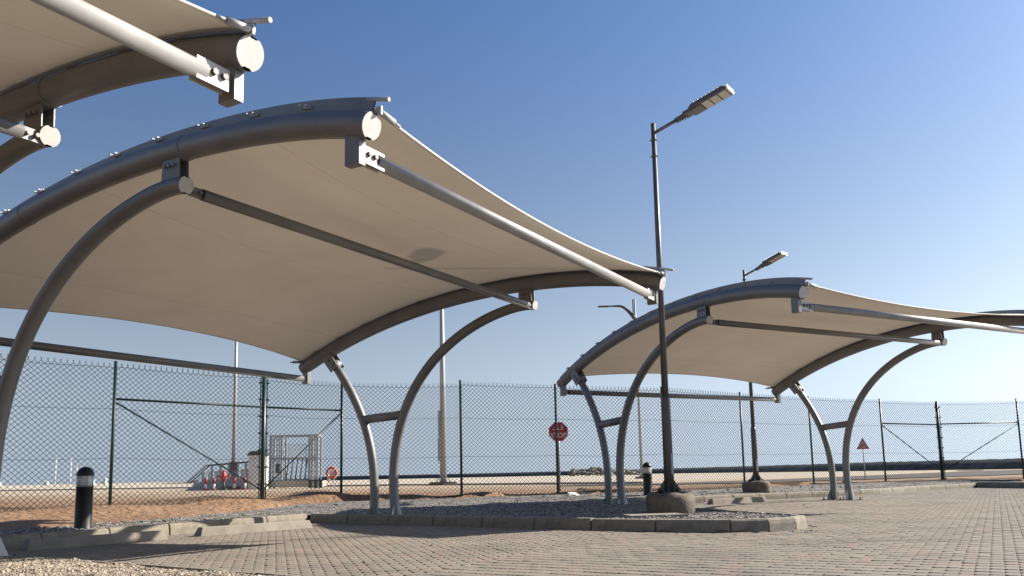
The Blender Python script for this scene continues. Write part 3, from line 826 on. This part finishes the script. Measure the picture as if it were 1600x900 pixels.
    # rails along the row
    def rail(u, z, r, ins, m):
        b = MB(); b.tube([L3(u, ins, z), L3(u, LEN - ins, z)], r, 22, True); ro = b.build('rail', M[m], root)
        for v in (ins - .004, LEN - ins + .001):
            b = MB(); b.tube([L3(u, v, z), L3(u, v + .003, z)], r * .9, 20); b.build('mouth_shade', M['dark'], ro)  # dark disc standing in for the shade inside an open tube end
    rail(tipu, tipz, .062, .24, 'rail'); rail(2.79, 3.50, .056, .21, 'steel'); rail(-2.12, 2.67, .058, .12, 'steel')
    # --- membrane, edges scalloped and the span dished
    nu, nv = 56, 40; V = []; UV = []
    s0, s1 = .05, BLEN - .02
    for i in range(nu + 1):
        a = i / nu
        for j in range(nv + 1):
            t_ = j / nv; w_ = 4 * t_ * (1 - t_)
            lo = s0 + .27 * w_; hi = s1 - .13 * w_
            p, tg, nn = beam_at(lo + (hi - lo) * a)
            sag = (.03 + .20 * math.sin(math.pi * min(a * 1.0, .98) ** .8) + .13 * a) * w_ if a < 1 else .17 * w_
            sag = w_ * (-.08 + .25 * math.sin(math.pi * (a ** 1.0) * .5) + .16 * math.sin(math.pi * a))
            q = p + nn * (RB + .03)
            V.append(L3(q[0], .012 + t_ * (LEN - .024), q[1] - sag)); UV.append((t_, a))
    F = [(i * (nv + 1) + j, i * (nv + 1) + j + 1, (i + 1) * (nv + 1) + j + 1, (i + 1) * (nv + 1) + j) for i in range(nu) for j in range(nv)]
    b = MB(); b.add(V, F, True); me = b.mesh('membrane', M['fabric'])
    uvl = me.uv_layers.new(name='UVMap')
    for l in me.loops: uvl.data[l.index].uv = UV[l.vertex_index]
    fab = link('membrane', me, root)
    for i in (0, nu):
        b = MB(); pts = [V[i * (nv + 1) + j] for j in range(nv + 1)]; b.tube(pts, .014, 8); b.build('edge_hem', M['fabric'], fab)
    return root
tipu, tipz = 4.85, 3.42
canB = make_canopy()
canB.location = (*PB, 0); canB.rotation_euler = (0, 0, AB)
G_CAN = 'tensile shade canopies over the parking bays'
tag(canB, 'large middle shade canopy with cream membrane, its corner touching the tall lamp pole', 'shade canopy', G_CAN)
canC = copy_tree(canB); canC.location = (*PC, -.0165); canC.rotation_euler = (0, 0, AC)
tag(canC, 'smaller looking farther shade canopy standing behind the tall lamp on a round concrete base', 'shade canopy', G_CAN)
AA = AB - .0065
pa = np.array([-6.02544, 7.73845]) - LEN * np.array([math.cos(AA), math.sin(AA)])
canA = copy_tree(canB); canA.location = (*pa, -.036); canA.rotation_euler = (0, 0, AA)
tag(canA, 'nearest shade canopy, cut off by the upper left corner, only its far end beam showing', 'shade canopy', G_CAN)

# ------------------------------------------------------------------ wheel stops
def wheel_stop(a, ang, L, label):
    b = MB(); h, w0, w1 = .125, .20, .11
    prof = [(-w0 / 2, 0), (-w1 / 2 - .01, h - .012), (-w1 / 2 + .004, h), (w1 / 2 - .004, h), (w1 / 2 + .01, h - .012), (w0 / 2, 0)]
    sl_ = .05
    n = len(prof)
    V = [(0 + (z / h) * sl_, y, z) for y, z in prof] + [(L - (z / h) * sl_, y, z) for y, z in prof]
    b.add(V, [tuple(range(n)), tuple(range(2 * n - 1, n - 1, -1))] + [(i, i + n, (i + 1) % n + n, (i + 1) % n) for i in range(n)])
    o = b.build('wheel_stop', M['stop'], None, (a[0], a[1], .001)); o.rotation_euler = (0, 0, ang)
    tag(o, label, 'wheel stop', 'concrete wheel stops at the head of the bays')
wheel_stop((-4.62, 12.55), AB - .17, 2.0, 'sunlit concrete wheel stop just left of the twin columns of the middle canopy')
wheel_stop((-6.0, 10.55), AB - .14, 1.85, 'shaded concrete wheel stop in front of the black bollard light')
wheel_stop((4.55, 20.15), AC + .06, 1.9, 'concrete wheel stop behind the lamp on the round base, left one under the far canopy')

# ------------------------------------------------------------------ chain link fence
def fence():
    f = tag(empty('chain_link_fence', (4.32, 24.6, 0)), 'tall green chain link fence with line wires and braced bays along the sand', 'fence')
    o0 = Vector((4.32, 24.6, 0))
    gz = ground_z(FP, False)
    base = [max(.2, z) for z in gz]
    base = [.24] * len(POSTS)
    strain = {3, 11}
    for i, (p, zt) in enumerate(zip(POSTS, FTOP)):
        b = MB(); r = .05 if i in strain else .032
        b.tube([(0, 0, -.1), (0, 0, zt)], r, 14); b.tube([(0, 0, zt), (0, 0, zt + .02)], r * 1.15, 14)
        post = b.build('fence_post', M['green'], f, Vector((*p, 0)) - o0)
        if i in strain:
            for sg in (-1, 1):
                q = Vector((*POSTS[i + sg], 0)) - Vector((*p, 0)); q.normalize()
                b = MB(); a = q * .085; b.tube([a + Vector((0, 0, .2)), a + Vector((0, 0, zt - .1))], .014, 8)
                for k in range(8):
                    z = .3 + k * (zt - .5) / 7
                    b.box(a + Vector((0, 0, z)), (.07, .07, .035)); b.tube([a + Vector((0, 0, z)), a + q * .06 + Vector((0, 0, z))], .008, 6)
                b.build('stretcher_bar', M['green'], post)
            b = MB(); b.box((0, 0, .17), (.42, .38, .14), Matrix.Rotation(.6, 3, 'Z'), (.9, .9)); b.build('footing', M['pedestal'], post)
    PT = [Vector((*p, 0)) for p in POSTS]
    # rails and bracing rods
    for a, s_, za in ((2, 3, 2.47), (4, 3, 2.47), (10, 11, 2.34), (12, 11, 2.36)):
        b = MB(); b.tube([PT[a] - o0 + Vector((0, 0, za)), PT[s_] - o0 + Vector((0, 0, za - .02))], .024, 12); b.build('brace_rail', M['green'], f)
        b = MB(); b.tube([PT[a] - o0 + Vector((0, 0, za - .05)), PT[s_] - o0 + Vector((0, 0, .55))], .017, 8); b.build('brace_rod', M['green'], f)
    # line wires and mesh, bay by bay
    for i in range(len(PT) - 1):
        a, b_ = PT[i], PT[i + 1]; L = (b_ - a).length; d = (b_ - a) / L; n_ = Vector((-d.y, d.x, 0))
        z0 = base[i] - .0; zt = min(FTOP[i], FTOP[i + 1]) - .07; sag = random.uniform(.0, .02)
        for zz in (z0 + .04, 1.28, 2.27, zt - .02):
            b = MB(); pts = [a - o0 + d * (L * k / 6) + Vector((0, 0, zz - (.02 + sag) * math.sin(math.pi * k / 6))) - n_ * .03 for k in range(7)]
            b.tube(pts, .0042, 5); b.build('line_wire', M['wire'], f)
        b = MB(); px_, hs = .118, .875
        H_ = zt - z0; off = random.uniform(0, px_)
        for sg in (1, -1):
            k0 = -int(H_ / hs / px_) - 2; k1 = int(L / px_) + int(H_ / hs / px_) + 3
            for k in range(k0, k1):
                x0 = k * px_ + off
                # strand x = x0 + sg*(z)/hs
                zs, ze = 0.0, H_
                xa, xb = x0 + sg * zs / hs, x0 + sg * ze / hs
                if sg > 0:
                    if xb < 0 or xa > L: continue
                    if xa < 0: zs = -x0 * hs
                    if xb > L: ze = (L - x0) * hs
                else:
                    if xa < 0 or xb > L: continue
                    if xa > L: zs = (x0 - L) * hs
                    if xb < 0: ze = x0 * hs
                if ze - zs < .03: continue
                m_ = max(2, int((ze - zs) / .7) + 1); pts = []
                for q in range(m_ + 1):
                    z = zs + (ze - zs) * q / m_; x = x0 + sg * z / hs
                    wob = noise.noise(Vector((x * .8 + i * 7, z * .8, sg * .0))) * .012
                    pts.append(a - o0 + d * (x + wob) + Vector((0, 0, z0 + z + wob * .8)) - n_ * (.034 + sg * .003))
                if ze >= H_ - 1e-6:     # twisted barb above the top wire
                    pts.append(pts[-1] + Vector((0, 0, .055)) - d * sg * .006)
                b.tube(pts, .0057, 3, False, False)
        o = b.build('chain_link_mesh', M['wire'], f); o['kind'] = 'stuff'
fence()

# ------------------------------------------------------------------ lamps in the car park
def make_lamp():
    root = empty('light_pole', (0, 0, 0))
    b = MB(); b.lathe([(.36, -.02), (.385, .06), (.39, .18), (.375, .27), (.33, .325), (.27, .335)], wob=.10, n=40, seed=3); b.build('pedestal', M['pedestal'], root)
    b = MB(); b.tube([(0, 0, .33), (0, 0, 1.74), (0, 0, 1.80), (0, 0, 1.84)], [.078, .074, .07, .055], 20); shaft = b.build('lower_shaft', M['pole'], root)
    b = MB(); b.tube([(0, 0, 1.80), (0, 0, 6.36)], [.054, .036], 18); b.build('upper_shaft', M['pole'], root)
    b = MB(); b.box((0, 0, .345), (.34, .34, .02)); b.build('base_plate', M['dark'], root)
    for k in range(4):
        a = math.pi / 2 * k + .35; d = Vector((math.cos(a), math.sin(a), 0)); s_ = d.cross(Vector((0, 0, 1))) * .005
        b = MB(); c0 = Vector((0, 0, .355)) + d * .065
        b.prism([c0 - s_, c0 + d * .10 - s_, c0 + d * .10 + Vector((0, 0, .03)) - s_, c0 + Vector((0, 0, .20)) - s_], s_ * 2); b.build('gusset', M['pole'], shaft)
        b = MB(); e = Vector((math.cos(a + .8), math.sin(a + .8), 0)) * .2
        b.tube([e + Vector((0, 0, .32)), e + Vector((0, 0, .37)), e + Vector((0, 0, .40))], [.038, .036, .012], 10); b.build('bolt_cap', M['black'], root)
    b = MB(); b.box((.068, -.02, .78), (.02, .07, .32)); b.build('service_door', M['pole'], shaft)
    for z in (6.08, 5.80):
        b = MB(); b.tube([(-.075, 0, z), (.075, 0, z)], .009, 6); b.tube([(0, 0, z - .02), (0, 0, z + .02)], .047, 14); b.build('cable_clip', M['pole'], root)
    # arm and head point along local +x, tilted up
    ta = math.atan(.27); dx = Vector((math.cos(ta), 0, math.sin(ta))); up = Vector((-math.sin(ta), 0, math.cos(ta)))
    o = Vector((0, 0, 6.19))
    b = MB(); b.tube([o + dx * .02, o + dx * .52], .028, 14); b.build('arm', M['pole'], root)
    rot = Matrix(((dx.x, 0, up.x), (0, 1, 0), (dx.z, 0, up.z)))
    b = MB(); b.tube([o + dx * .42, o + dx * .64], [.04, .045], 12); b.box(o + dx * .66 + up * .0, (.14, .17, .06), rot)
    for k in range(4): bolt(b, o + dx * (.46 + .04 * k) - up * .035, -up, .009, .035)
    b.build('mounting_collar', M['lamphead'], root)
    # housing
    c = o + dx * 1.02; b = MB()
    out = [(-.32, -.10), (-.28, -.145), (.33, -.15), (.36, -.13), (.36, .13), (.33, .15), (-.28, .145), (-.32, .10)]
    b.prism([c + dx * x + Vector((0, y, 0)) - up * .025 for x, y in out], up * .05)
    b.prism([c + dx * x * .9 + Vector((0, y * .85, 0)) + up * .0255 for x, y in out], up * .035)
    head = b.build('lamp_housing', M['lamphead'], root)
    for k in range(7):
        b = MB(); b.box(c + dx * (-.2 + k * .07) + up * .075, (.012, .22, .03), rot); b.build('cooling_fin', M['lamphead'], head)
    b = MB(); b.box(c + dx * .372, (.028, .27, .075), rot); b.build('front_cap', M['whitecap'], head)
    for k in range(3):
        b = MB(); b.box(c + dx * (-.02 + .145 * k) - up * .030, (.125, .25, .012), rot); b.build('light_panel', M['lens'], head)
    b = MB(); b.box(c + dx * -.20 - up * .032, (.20, .22, .016), rot); b.build('driver_cover', M['lamphead'], head)
    return root
lamp = make_lamp(); lamp.location = (2.41, 13.4, .13); lamp.rotation_euler = (0, 0, -.64)
G_L = 'car park lamps on round concrete bases'
tag(lamp, 'taller nearer grey lamp pole on a rough round concrete base at the gravel island', 'lamp pole', G_L)
l2 = copy_tree(lamp); l2.location = (6.735, 23.95, .13); l2.rotation_euler = (0, 0, -.89)
tag(l2, 'farther grey lamp pole with round concrete base seen through the far canopy, beside the fence', 'lamp pole', G_L)
# the pedestal must not turn identically
for o in kids(l2):
    if o.name.startswith('pedestal'): o.rotation_euler = (0, 0, 1.9)

# ------------------------------------------------------------------ bollard lights
def make_bollard():
    root = empty('bollard_light', (0, 0, 0))
    b = MB(); b.lathe([(.125, -.05), (.125, .02), (.118, .03), (.115, .60), (.12, .61), (.12, .625)], n=28); b.build('post', M['black'], root)
    b = MB(); b.lathe([(.104, .62), (.104, .80)], n=28); lens = b.build('light_lens', M['bollardlens'], root)
    for k in range(4):
        b = MB(); z = .655 + k * .036; b.lathe([(.104, z), (.117, z + .004), (.117, z + .009), (.104, z + .012)], n=28); b.build('louvre', M['whitecap'], lens)
    b = MB()
    for k in range(6):
        a = k * math.pi / 3 + .2; b.tube([(.112 * math.cos(a), .112 * math.sin(a), .62), (.112 * math.cos(a), .112 * math.sin(a), .80)], .006, 6)
    b.build('cage_bars', M['galv'], root)
    prof = [(.122, .79), (.124, .80)] + [(.122 * math.cos(t), .80 + .12 * math.sin(t)) for t in (0.15, .35, .6, .85, 1.1, 1.35, 1.5)]
    b = MB(); b.lathe(prof, n=28); b.build('dome_cap', M['black'], root)
    return root
bo = make_bollard(); bo.location = (-6.35, 12.68, .12)
tag(bo, 'large black domed bollard light with clear louvred band, at the left behind the kerb', 'bollard light', 'black bollard lights in the gravel')
b2 = copy_tree(bo); b2.location = (3.50, 22.6, .12)
tag(b2, 'small looking black bollard light just left of the lamp on the round concrete base', 'bollard light', 'black bollard lights in the gravel')

# ------------------------------------------------------------------ far things
def slab(name, c, d, rz, m, label, cat, kind=None):
    b = MB(); b.box((0, 0, 0), d, None, (.97, .97)); o = b.build(name, m, None, c); o.rotation_euler = (0, 0, rz); tag(o, label, cat, kind=kind); return o
slab('inspection_cover', (2.02, 12.55, .155), (.85, .5, .05), .15, M['stop'], 'flat pale concrete inspection cover in the gravel before the round lamp base', 'cover')
slab('drain_cover', (17.4, 31.2, .2), (1.6, .6, .08), -.2, M['dark'], 'dark flat drain cover at the foot of the fence, right of the strain post', 'cover')

def text_obj(txt, size, m, parent, loc, rot, name, wide=1.0):
    cu_ = bpy.data.curves.new(name, 'FONT'); cu_.body = txt; cu_.size = size; cu_.align_x = 'CENTER'; cu_.align_y = 'CENTER'
    cu_.extrude = .002; cu_.offset = .006
    o = bpy.data.objects.new(name, cu_); C.objects.link(o)
    dg = bpy.context.evaluated_depsgraph_get(); me = bpy.data.meshes.new_from_object(o.evaluated_get(dg))
    bpy.data.objects.remove(o); me.materials.clear(); me.materials.append(m); me.name = name
    o = link(name, me, parent, loc); o.rotation_euler = rot; o.scale = (wide, 1, 1); return o
def stop_sign():
    X, Y = 2.0, 38.0
    root = tag(empty('stop_sign', (X, Y, 0)), 'red octagonal STOP sign with Arabic word on a grey post behind the fence', 'stop sign')
    b = MB(); b.tube([(0, 0, 0), (0, 0, 3.0)], .04, 12); b.build('post', M['galv'], root)
    zc = 2.63; r = .46
    def octo(rr): return [(rr * math.cos(math.pi / 8 + k * math.pi / 4), 0, zc + rr * math.sin(math.pi / 8 + k * math.pi / 4)) for k in range(8)]
    b = MB(); b.prism([(x, -.05, z) for x, _, z in octo(r)], (0, .01, 0)); b.build('sign_border', M['white'], root)
    b = MB(); b.prism([(x, -.056, z) for x, _, z in octo(r * .95)], (0, .005, 0)); face = b.build('sign_face', M['signred'], root)
    text_obj('STOP', .30, M['white'], face, (0, -.060, zc - .17), (math.pi / 2, 0, 0), 'stop_lettering')
    # Arabic qif drawn as strokes, right to left: qaf with two dots, then fa with one dot
    b = MB()
    def st(p): b.tube([(x, -.060, zc + z) for x, z in p], .018, 6)
    st([(.21, .20), (.17, .26), (.12, .24), (.12, .18), (.17, .16), (.21, .20), (.21, .12), (.15, .09), (.02, .09)])
    for x in (.14, .20): b.box((x, -.060, zc + .31), (.03, .012, .03))
    st([(.02, .09), (-.02, .12), (-.01, .19), (-.06, .22), (-.10, .18), (-.08, .13), (-.02, .12)])
    st([(-.02, .12), (-.05, .09), (-.18, .08), (-.23, .11), (-.23, .16)])
    b.box((-.06, -.060, zc + .28), (.03, .012, .03))
    b.build('arabic_lettering', M['white'], face)
    root.rotation_euler = (0, 0, -.10)
stop_sign()
def warning_sign():
    root = tag(empty('warning_sign', (22.37, 54.8, 0)), 'red bordered triangular road warning sign with bent arrow on a thin post', 'road sign')
    b = MB(); b.tube([(0, 0, 0), (0, 0, 2.0)], .035, 10); b.build('post', M['galv'], root)
    z0, h, w = 1.93, .72, .39
    b = MB(); b.prism([(-w, -.04, z0), (w, -.04, z0), (0, -.04, z0 + h)], (0, .01, 0)); b.build('sign_border', M['signred'], root)
    b = MB(); k = .66; cz = z0 + h / 3
    b.prism([(-w * k, -.047, cz - h / 3 * k), (w * k, -.047, cz - h / 3 * k), (0, -.047, cz + h * 2 / 3 * k)], (0, .006, 0)); face = b.build('sign_face', M['signpink'], root)
    b = MB(); b.box((-.07, -.052, cz - .05), (.05, .008, .17)); b.box((0, -.052, cz + .03), (.15, .008, .045))
    b.prism([(.05, -.056, cz - .03), (.13, -.056, cz + .03), (.05, -.056, cz + .09)], (0, .006, 0)); b.build('arrow_symbol', M['signred'], face)
    root.rotation_euler = (0, 0, -.25)
warning_sign()

def torus(b, c, R, r, n=32, m=10, tilt=0):
    V = []; F = []
    for i in range(n):
        a = 2 * math.pi * i / n
        for j in range(m):
            t = 2 * math.pi * j / m; x = (R + r * math.cos(t)) * math.cos(a); z = (R + r * math.cos(t)) * math.sin(a)
            V.append((c[0] + x, c[1] + r * math.sin(t), c[2] + z))
    for i in range(n):
        for j in range(m): F.append((i * m + j, ((i + 1) % n) * m + j, ((i + 1) % n) * m + (j + 1) % m, i * m + (j + 1) % m))
    b.add(V, F, True)
def lifebuoy():
    X, Y = -14.25, 67.0
    st = tag(empty('lifebuoy_stand', (X, Y, 0)), 'white post stand on the sand that carries the orange lifebuoy', 'stand')
    b = MB(); b.tube([(.14, .05, 0), (.14, .05, 1.75)], .04, 10); b.build('post', M['white'], st)
    b = MB(); b.box((-.25, 0, .75), (.22, .14, .5)); b.box((.05, .05, 1.05), (.5, .03, .6)); b.build('backboard', M['white'], st)
    lb = tag(empty('lifebuoy', (X, Y - .12, 1.2)), 'orange ring lifebuoy hanging on a white stand by the quay', 'lifebuoy')
    b = MB(); torus(b, (0, 0, 0), .37, .10); b.build('ring', M['orange'], lb)
    for k in range(4):
        a = k * math.pi / 2 + .8; b = MB()
        V = [];
        b.tube([(math.cos(a + t) * .37, 0, math.sin(a + t) * .37) for t in (-.1, 0, .1)], .107, 12); b.build('white_band', M['white'], lb)
lifebuoy()

def hydrant():
    X, Y = -23.4, 69.0
    root = tag(empty('fire_hydrant', (X, Y, 0)), 'red fire hydrant with side outlets standing between four red and white posts', 'hydrant')
    b = MB(); b.tube([(0, 0, 0), (0, 0, .75)], .11, 14); b.box((0, 0, .06), (.5, .5, .12)); b.build('riser', M['dark'], root)
    b = MB(); b.tube([(0, 0, .72), (0, 0, .8), (0, 0, 1.3), (0, 0, 1.42), (0, 0, 1.6)], [.2, .2, .17, .11, .05], 14); b.build('body', M['red'], root)
    for s_ in (-1, 1):
        b = MB(); b.tube([(s_ * .1, 0, 1.12), (s_ * .42, 0, 1.10)], .07, 12); b.tube([(s_ * .42, 0, 1.10), (s_ * .50, 0, 1.07)], .11, 12); b.build('outlet', M['red'], root)
    for i, px_ in enumerate((-25.05, -24.45, -22.85, -22.05)):
        p = tag(empty('guard_post', (px_, 69.6 + .2 * i, 0)), ['leftmost red and white guard post beside the fire hydrant', 'second red and white guard post from the left, just left of the hydrant',
                'red and white guard post just right of the hydrant', 'rightmost red and white guard post, before the white cabinet'][i], 'guard post', 'red and white posts round the hydrant')
        b = MB(); b.tube([(0, 0, 0), (0, 0, .14)], .12, 12); b.tube([(0, 0, .5), (0, 0, .92), (0, 0, .98)], [.11, .11, .05], 12); b.build('red_band', M['signred'], p)
        b = MB(); b.tube([(0, 0, .12), (0, 0, .51)], .105, 12); b.build('white_band', M['white'], p)
hydrant()

def quay_steps():
    Y = 72.0
    root = tag(empty('access_stair', (-24.5, Y, 0)), 'white stair ramp with dark handrail and balusters left of the white cabinet', 'stair')
    X0 = -24.5
    b = MB(); b.prism([(-27.7 - X0, 0, 0), (-22.2 - X0, 0, 0), (-22.2 - X0, 0, .95), (-26.0 - X0, 0, .85)], (0, .8, 0)); b.build('ramp', M['galv'], root)
    top = [(-27.5, .62), (-25.9, 2.05), (-22.3, 2.28)]
    for yy in (0, .8):
        b = MB(); b.tube([(x - X0, yy, z) for x, z in top], .055, 8); b.build('handrail', M['dark'], root)
        b = MB(); b.tube([(x - X0, yy, (z - .2) * .62 + .3) for x, z in top], .03, 6); b.build('middle_rail', M['white'], root)
    for k in range(14):
        x = -27.2 + k * .36; z = np.interp(x, [t[0] for t in top], [t[1] for t in top]); zl = np.interp(x, [-27.7, -26, -22.2], [0, .85, .95])
        b = MB(); b.box((x - X0, -.01 if k % 2 else .8, (z + zl) / 2), (.13 if k % 2 else .09, .05, z - zl)); b.build('baluster', M['galv'] if k % 2 else M['white'], root)
    for k in range(9):
        x = -27.0 + k * .55; zl = np.interp(x, [-27.7, -26, -22.2], [0, .85, .95]); z = np.interp(x, [t[0] for t in top], [t[1] for t in top])
        b = MB(); b.box((x - X0 + .2, .4, (z * .72 + zl) / 2), (.34, .03, max(.1, z * .80 - zl))); b.build('infill_panel', M['white'], root)
    cab = tag(empty('equipment_cabinet', (-21.5, Y, 0)), 'tall white equipment cabinet with a small dark roof behind the strain post of the fence', 'cabinet')
    b = MB(); b.box((0, 0, 1.4), (1.35, 1.1, 2.8)); b.build('body', M['white'], cab)
    b = MB(); b.prism([(-.85, -.7, 2.8), (.85, -.7, 2.8), (.5, -.7, 3.15), (-.5, -.7, 3.15)], (0, 1.4, 0)); b.build('roof', M['dark'], cab)
    b = MB(); b.box((-.1, -.56, 1.3), (.8, .03, 2.0)); b.build('door', M['whitecap'], cab)
    # caged gangway tower
    cg = tag(empty('gangway_cage', (-18.9, 74, 0)), 'galvanised caged gangway tower with barred gate standing on the quay edge', 'cage')
    X1 = -18.9; xs = (-21.1, -20.1, -17.75, -17.0)
    for x in xs:
        for yy in (0, 1.3):
            b = MB(); b.box((x - X1, yy, 2.3 if x > -20.5 and x < -17.5 else 2.25), (.13, .13, 4.55)); b.build('upright', M['galv'], cg)
    for z in (.62, 2.55, 4.5):
        for yy in (0, 1.3):
            b = MB(); b.box((-19.05 - X1, yy, z), (4.2, .12, .14)); b.build('cross_beam', M['galv'], cg)
    for x in (xs[0], xs[1], xs[2], xs[3]):
        b = MB(); b.box((x - X1, .65, 4.5), (.12, 1.2, .12)); b.build('cross_beam', M['galv'], cg)
    for (xa, xb, za, zb_, nb) in ((xs[0], xs[1], .7, 4.4, 7), (xs[2], xs[3], .7, 4.4, 6)):
        for k in range(nb):
            x = xa + (xb - xa) * (k + .5) / nb; b = MB(); b.box((x - X1, .02, (za + zb_) / 2), (.075, .04, zb_ - za)); b.build('bar', M['galv'], cg)
        for k in range(8):
            z = za + (zb_ - za) * (k + .5) / 8; b = MB(); b.box(((xa + xb) / 2 - X1, .05, z), (abs(xb - xa) - .12, .02, .05)); b.build('bar', M['galv'], cg)
    g = MB(); g.tube([(-19.9 - X1, -.05, .75), (-19.9 - X1, -.05, 3.75), (-18.0 - X1, -.05, 3.75), (-18.0 - X1, -.05, .75), (-19.9 - X1, -.05, .75)], .05, 6); gate = g.build('gate', M['galv'], cg)
    for k in range(9):
        b = MB(); b.box((-19.7 - X1 + k * .19, -.05, 3.15), (.05, .03, 1.15)); b.build('bar', M['galv'], gate)
    for k in range(5):
        b = MB(); x = -19.7 - X1 + k * .4; b.tube([(x, -.05, .75), (x + .22, -.05, 2.45)], .055, 6); b.build('bar', M['dark'], gate)
    b = MB(); b.box((-20.4 - X1, -.2, 1.7), (.35, .2, .8)); b.build('control_box', M['dark'], cg)
    b = MB(); b.box((-18.9 - X1, .6, .35), (4.6, 2.4, .5)); b.build('platform', M['wall'], cg)
quay_steps()
bk = MB()
for k, x in enumerate((0, .42, .8)): bk.box((x, .1 * k, .35), (.22, .3, .7 - .1 * (k == 0)))
bk.box((.4, .1, .62), (1.2, .4, .12)); o = bk.build('quay_bench', M['dark'], None, (-16.65, 70, 0)); tag(o, 'low dark bench like rack right of the caged tower foot', 'bench')

# tall masts
def mast(x, y, h, r, label, arm=None, box=False, cab=False):
    root = tag(empty('light_mast', (x, y, 0)), label, 'lamp mast', 'tall pale masts beyond the fence')
    b = MB(); b.tube([(0, 0, .1), (0, 0, h)], [r, r * .5], 16); b.build('mast', M['galv'], root)
    b = MB(); b.box((0, 0, .12), (r * 7.5, r * 5, .28)); b.build('plinth', M['pedestal'], root)
    for k in range(6):
        a = k * math.pi / 3; b = MB(); b.tube([(math.cos(a) * r * 1.8, math.sin(a) * r * 1.8, .2), (math.cos(a) * r * 1.8, math.sin(a) * r * 1.8, .6)], r * .15, 6); b.build('anchor_bolt', M['galv'], root)
    if cab:
        b = MB(); b.box((-r * .95, -r * .9, 3.0), (r * .9, r * .8, 2.0)); b.box((-r * .95, -r * .9, 5.2), (r * .7, r * .6, 2.2)); b.build('cable_cover', M['galv'], root)
    if box:
        b = MB(); b.box((.1, -.25, 1.9), (.62, .35, .85)); b.build('control_box', M['pedestal'], root)
    if arm:
        z = h - arm[1]; b = MB(); pts = [(0, 0, z - 1.3)] + [(-arm[0] * t, 0, z - 1.3 + 1.5 * math.sin(min(1, t * 1.9) * math.pi / 2)) for t in np.linspace(.08, .95, 12)]
        b.tube(pts, [.22 * (1 - .75 * i / 12) for i in range(13)], 8); b.tube([(0, 0, z - 1.7), (-.2, 0, z - 1.6), (-.2, 0, z + .9)], .06, 6); b.build('curved_arm', M['dark'], root)
        b = MB(); b.box((-arm[0] - .1, 0, z + .18), (1.1, .3, .16)); b.build('lamp_head', M['dark'], root)
mast(-6.05, 73, 20, .30, 'thick pale mast on a concrete plinth, rising behind the middle canopy arm', cab=True, arm=(3.5, 1.0))
mast(-23.75, 72.4, 17.5, .19, 'thin pale mast with a grey control box low on it, behind the left braced bay', box=True, arm=(3, .8))
mast(13.35, 90, 19.3, .17, 'far dark mast with a curved swan neck lamp arm, seen left of the far canopy', arm=(3.3, 1.0))

# quay bollards, thin poles, rubble
for i, (x, y) in enumerate(((-240.0, 400.0), (-218.0, 400), (-196.5, 400), (-190.8, 400))):
    b = MB(); b.lathe([(.42, 0), (.42, .25), (.26, .35), (.28, .75), (.36, .85), (.2, .95)], n=14); b.box((-.45, 0, .3), (.3, .4, .6))
    o = b.build('mooring_bollard', M['white'], None, (x, y, .05)); o.scale = (2.2, 2.2, 2.2 + .9 * (i == 3))
    tag(o, ['white mooring bollard on the far quay at the left edge', 'white mooring bollard on the far quay left of the black bollard light',
            'white mooring bollard on the far quay just right of the black bollard light', 'bigger white mooring bollard on the far quay beside the first green post'][i], 'mooring bollard', 'white mooring bollards along the quay')
for (x, y, h), lab in zip(((-106, 198, 6.5), (-102.5, 198, 6.3), (-97, 190, 4.5)), ('thin white marker pole beyond the quay, leftmost of the three', 'thin white marker pole beyond the quay, middle one of the three', 'shortest thin white marker pole beyond the quay, behind the black bollard light')):
    b = MB(); b.tube([(0, 0, 0), (0, 0, h)], .08, 6); b.box((0, 0, h), (.3, .3, .2)); o = b.build('marker_pole', M['white'], None, (x, y, 0))
    tag(o, lab, 'pole', 'thin marker poles beyond the quay')
n = 260
P = np.column_stack([rng.uniform(13, 31.0, n), rng.normal(200, 3, n)])
hh = lambda P: np.clip(1.35 - np.abs(P[:, 0] - 19) * .09 - np.abs(P[:, 1] - 200) * .25, -.1, 1.2) + .1
me = stones('rubble_heap', P, hh, .55, M['rubble'], True)
tag(link('rubble_heap', me), 'low heap of pale broken rock far out on the pale quay, right of the stop sign', 'rubble', kind='stuff')
P = rng.random((500, 2)) * (18, 14) + (-4, 6.5)
P = P[in_poly(P, YARD) & ~in_poly(P, MOUND) & (dist_poly(P, KERB)[0] > .05) & (P[:, 0] < .62 * P[:, 1])]
k = rng.random(len(P)) < .35
P2 = np.vstack([P[k], np.array([(3.6 + a, 11.0 + b) for a, b in rng.normal(0, .15, (18, 2))])]); P2 = P2[in_poly(P2, YARD)]
tag(link('paving_grit', stones('paving_grit', P2, lambda P: np.full(len(P), .0), .010, M['stone'], True)), 'scattered grit and small stones lying on the paving', 'grit', kind='stuff')
# spilled gravel against the mound edging
# loose clods and stones by the fence
for x, y, s_, m_, lab in ((1.55, 22.6, .16, 'white', 'white flat stone lying at the foot of the fence post by the stop sign'),
                          (2.0, 25.5, .14, 'rubble', 'brown clod on the sand right of the stop sign post'),
                          (12.2, 31.6, .12, 'rubble', 'small tan rock on the sand behind the fence below the warning sign')):
    me = stones('loose_stone', np.array([[0., 0.]]), lambda P: np.array([0.]), s_, M[m_], True)
    if m_ == 'white': me.transform(Matrix.Diagonal((1.5, 1, .5, 1)))
    o = link('loose_stone', me, None, (x, y, .2)); tag(o, lab, 'stone')
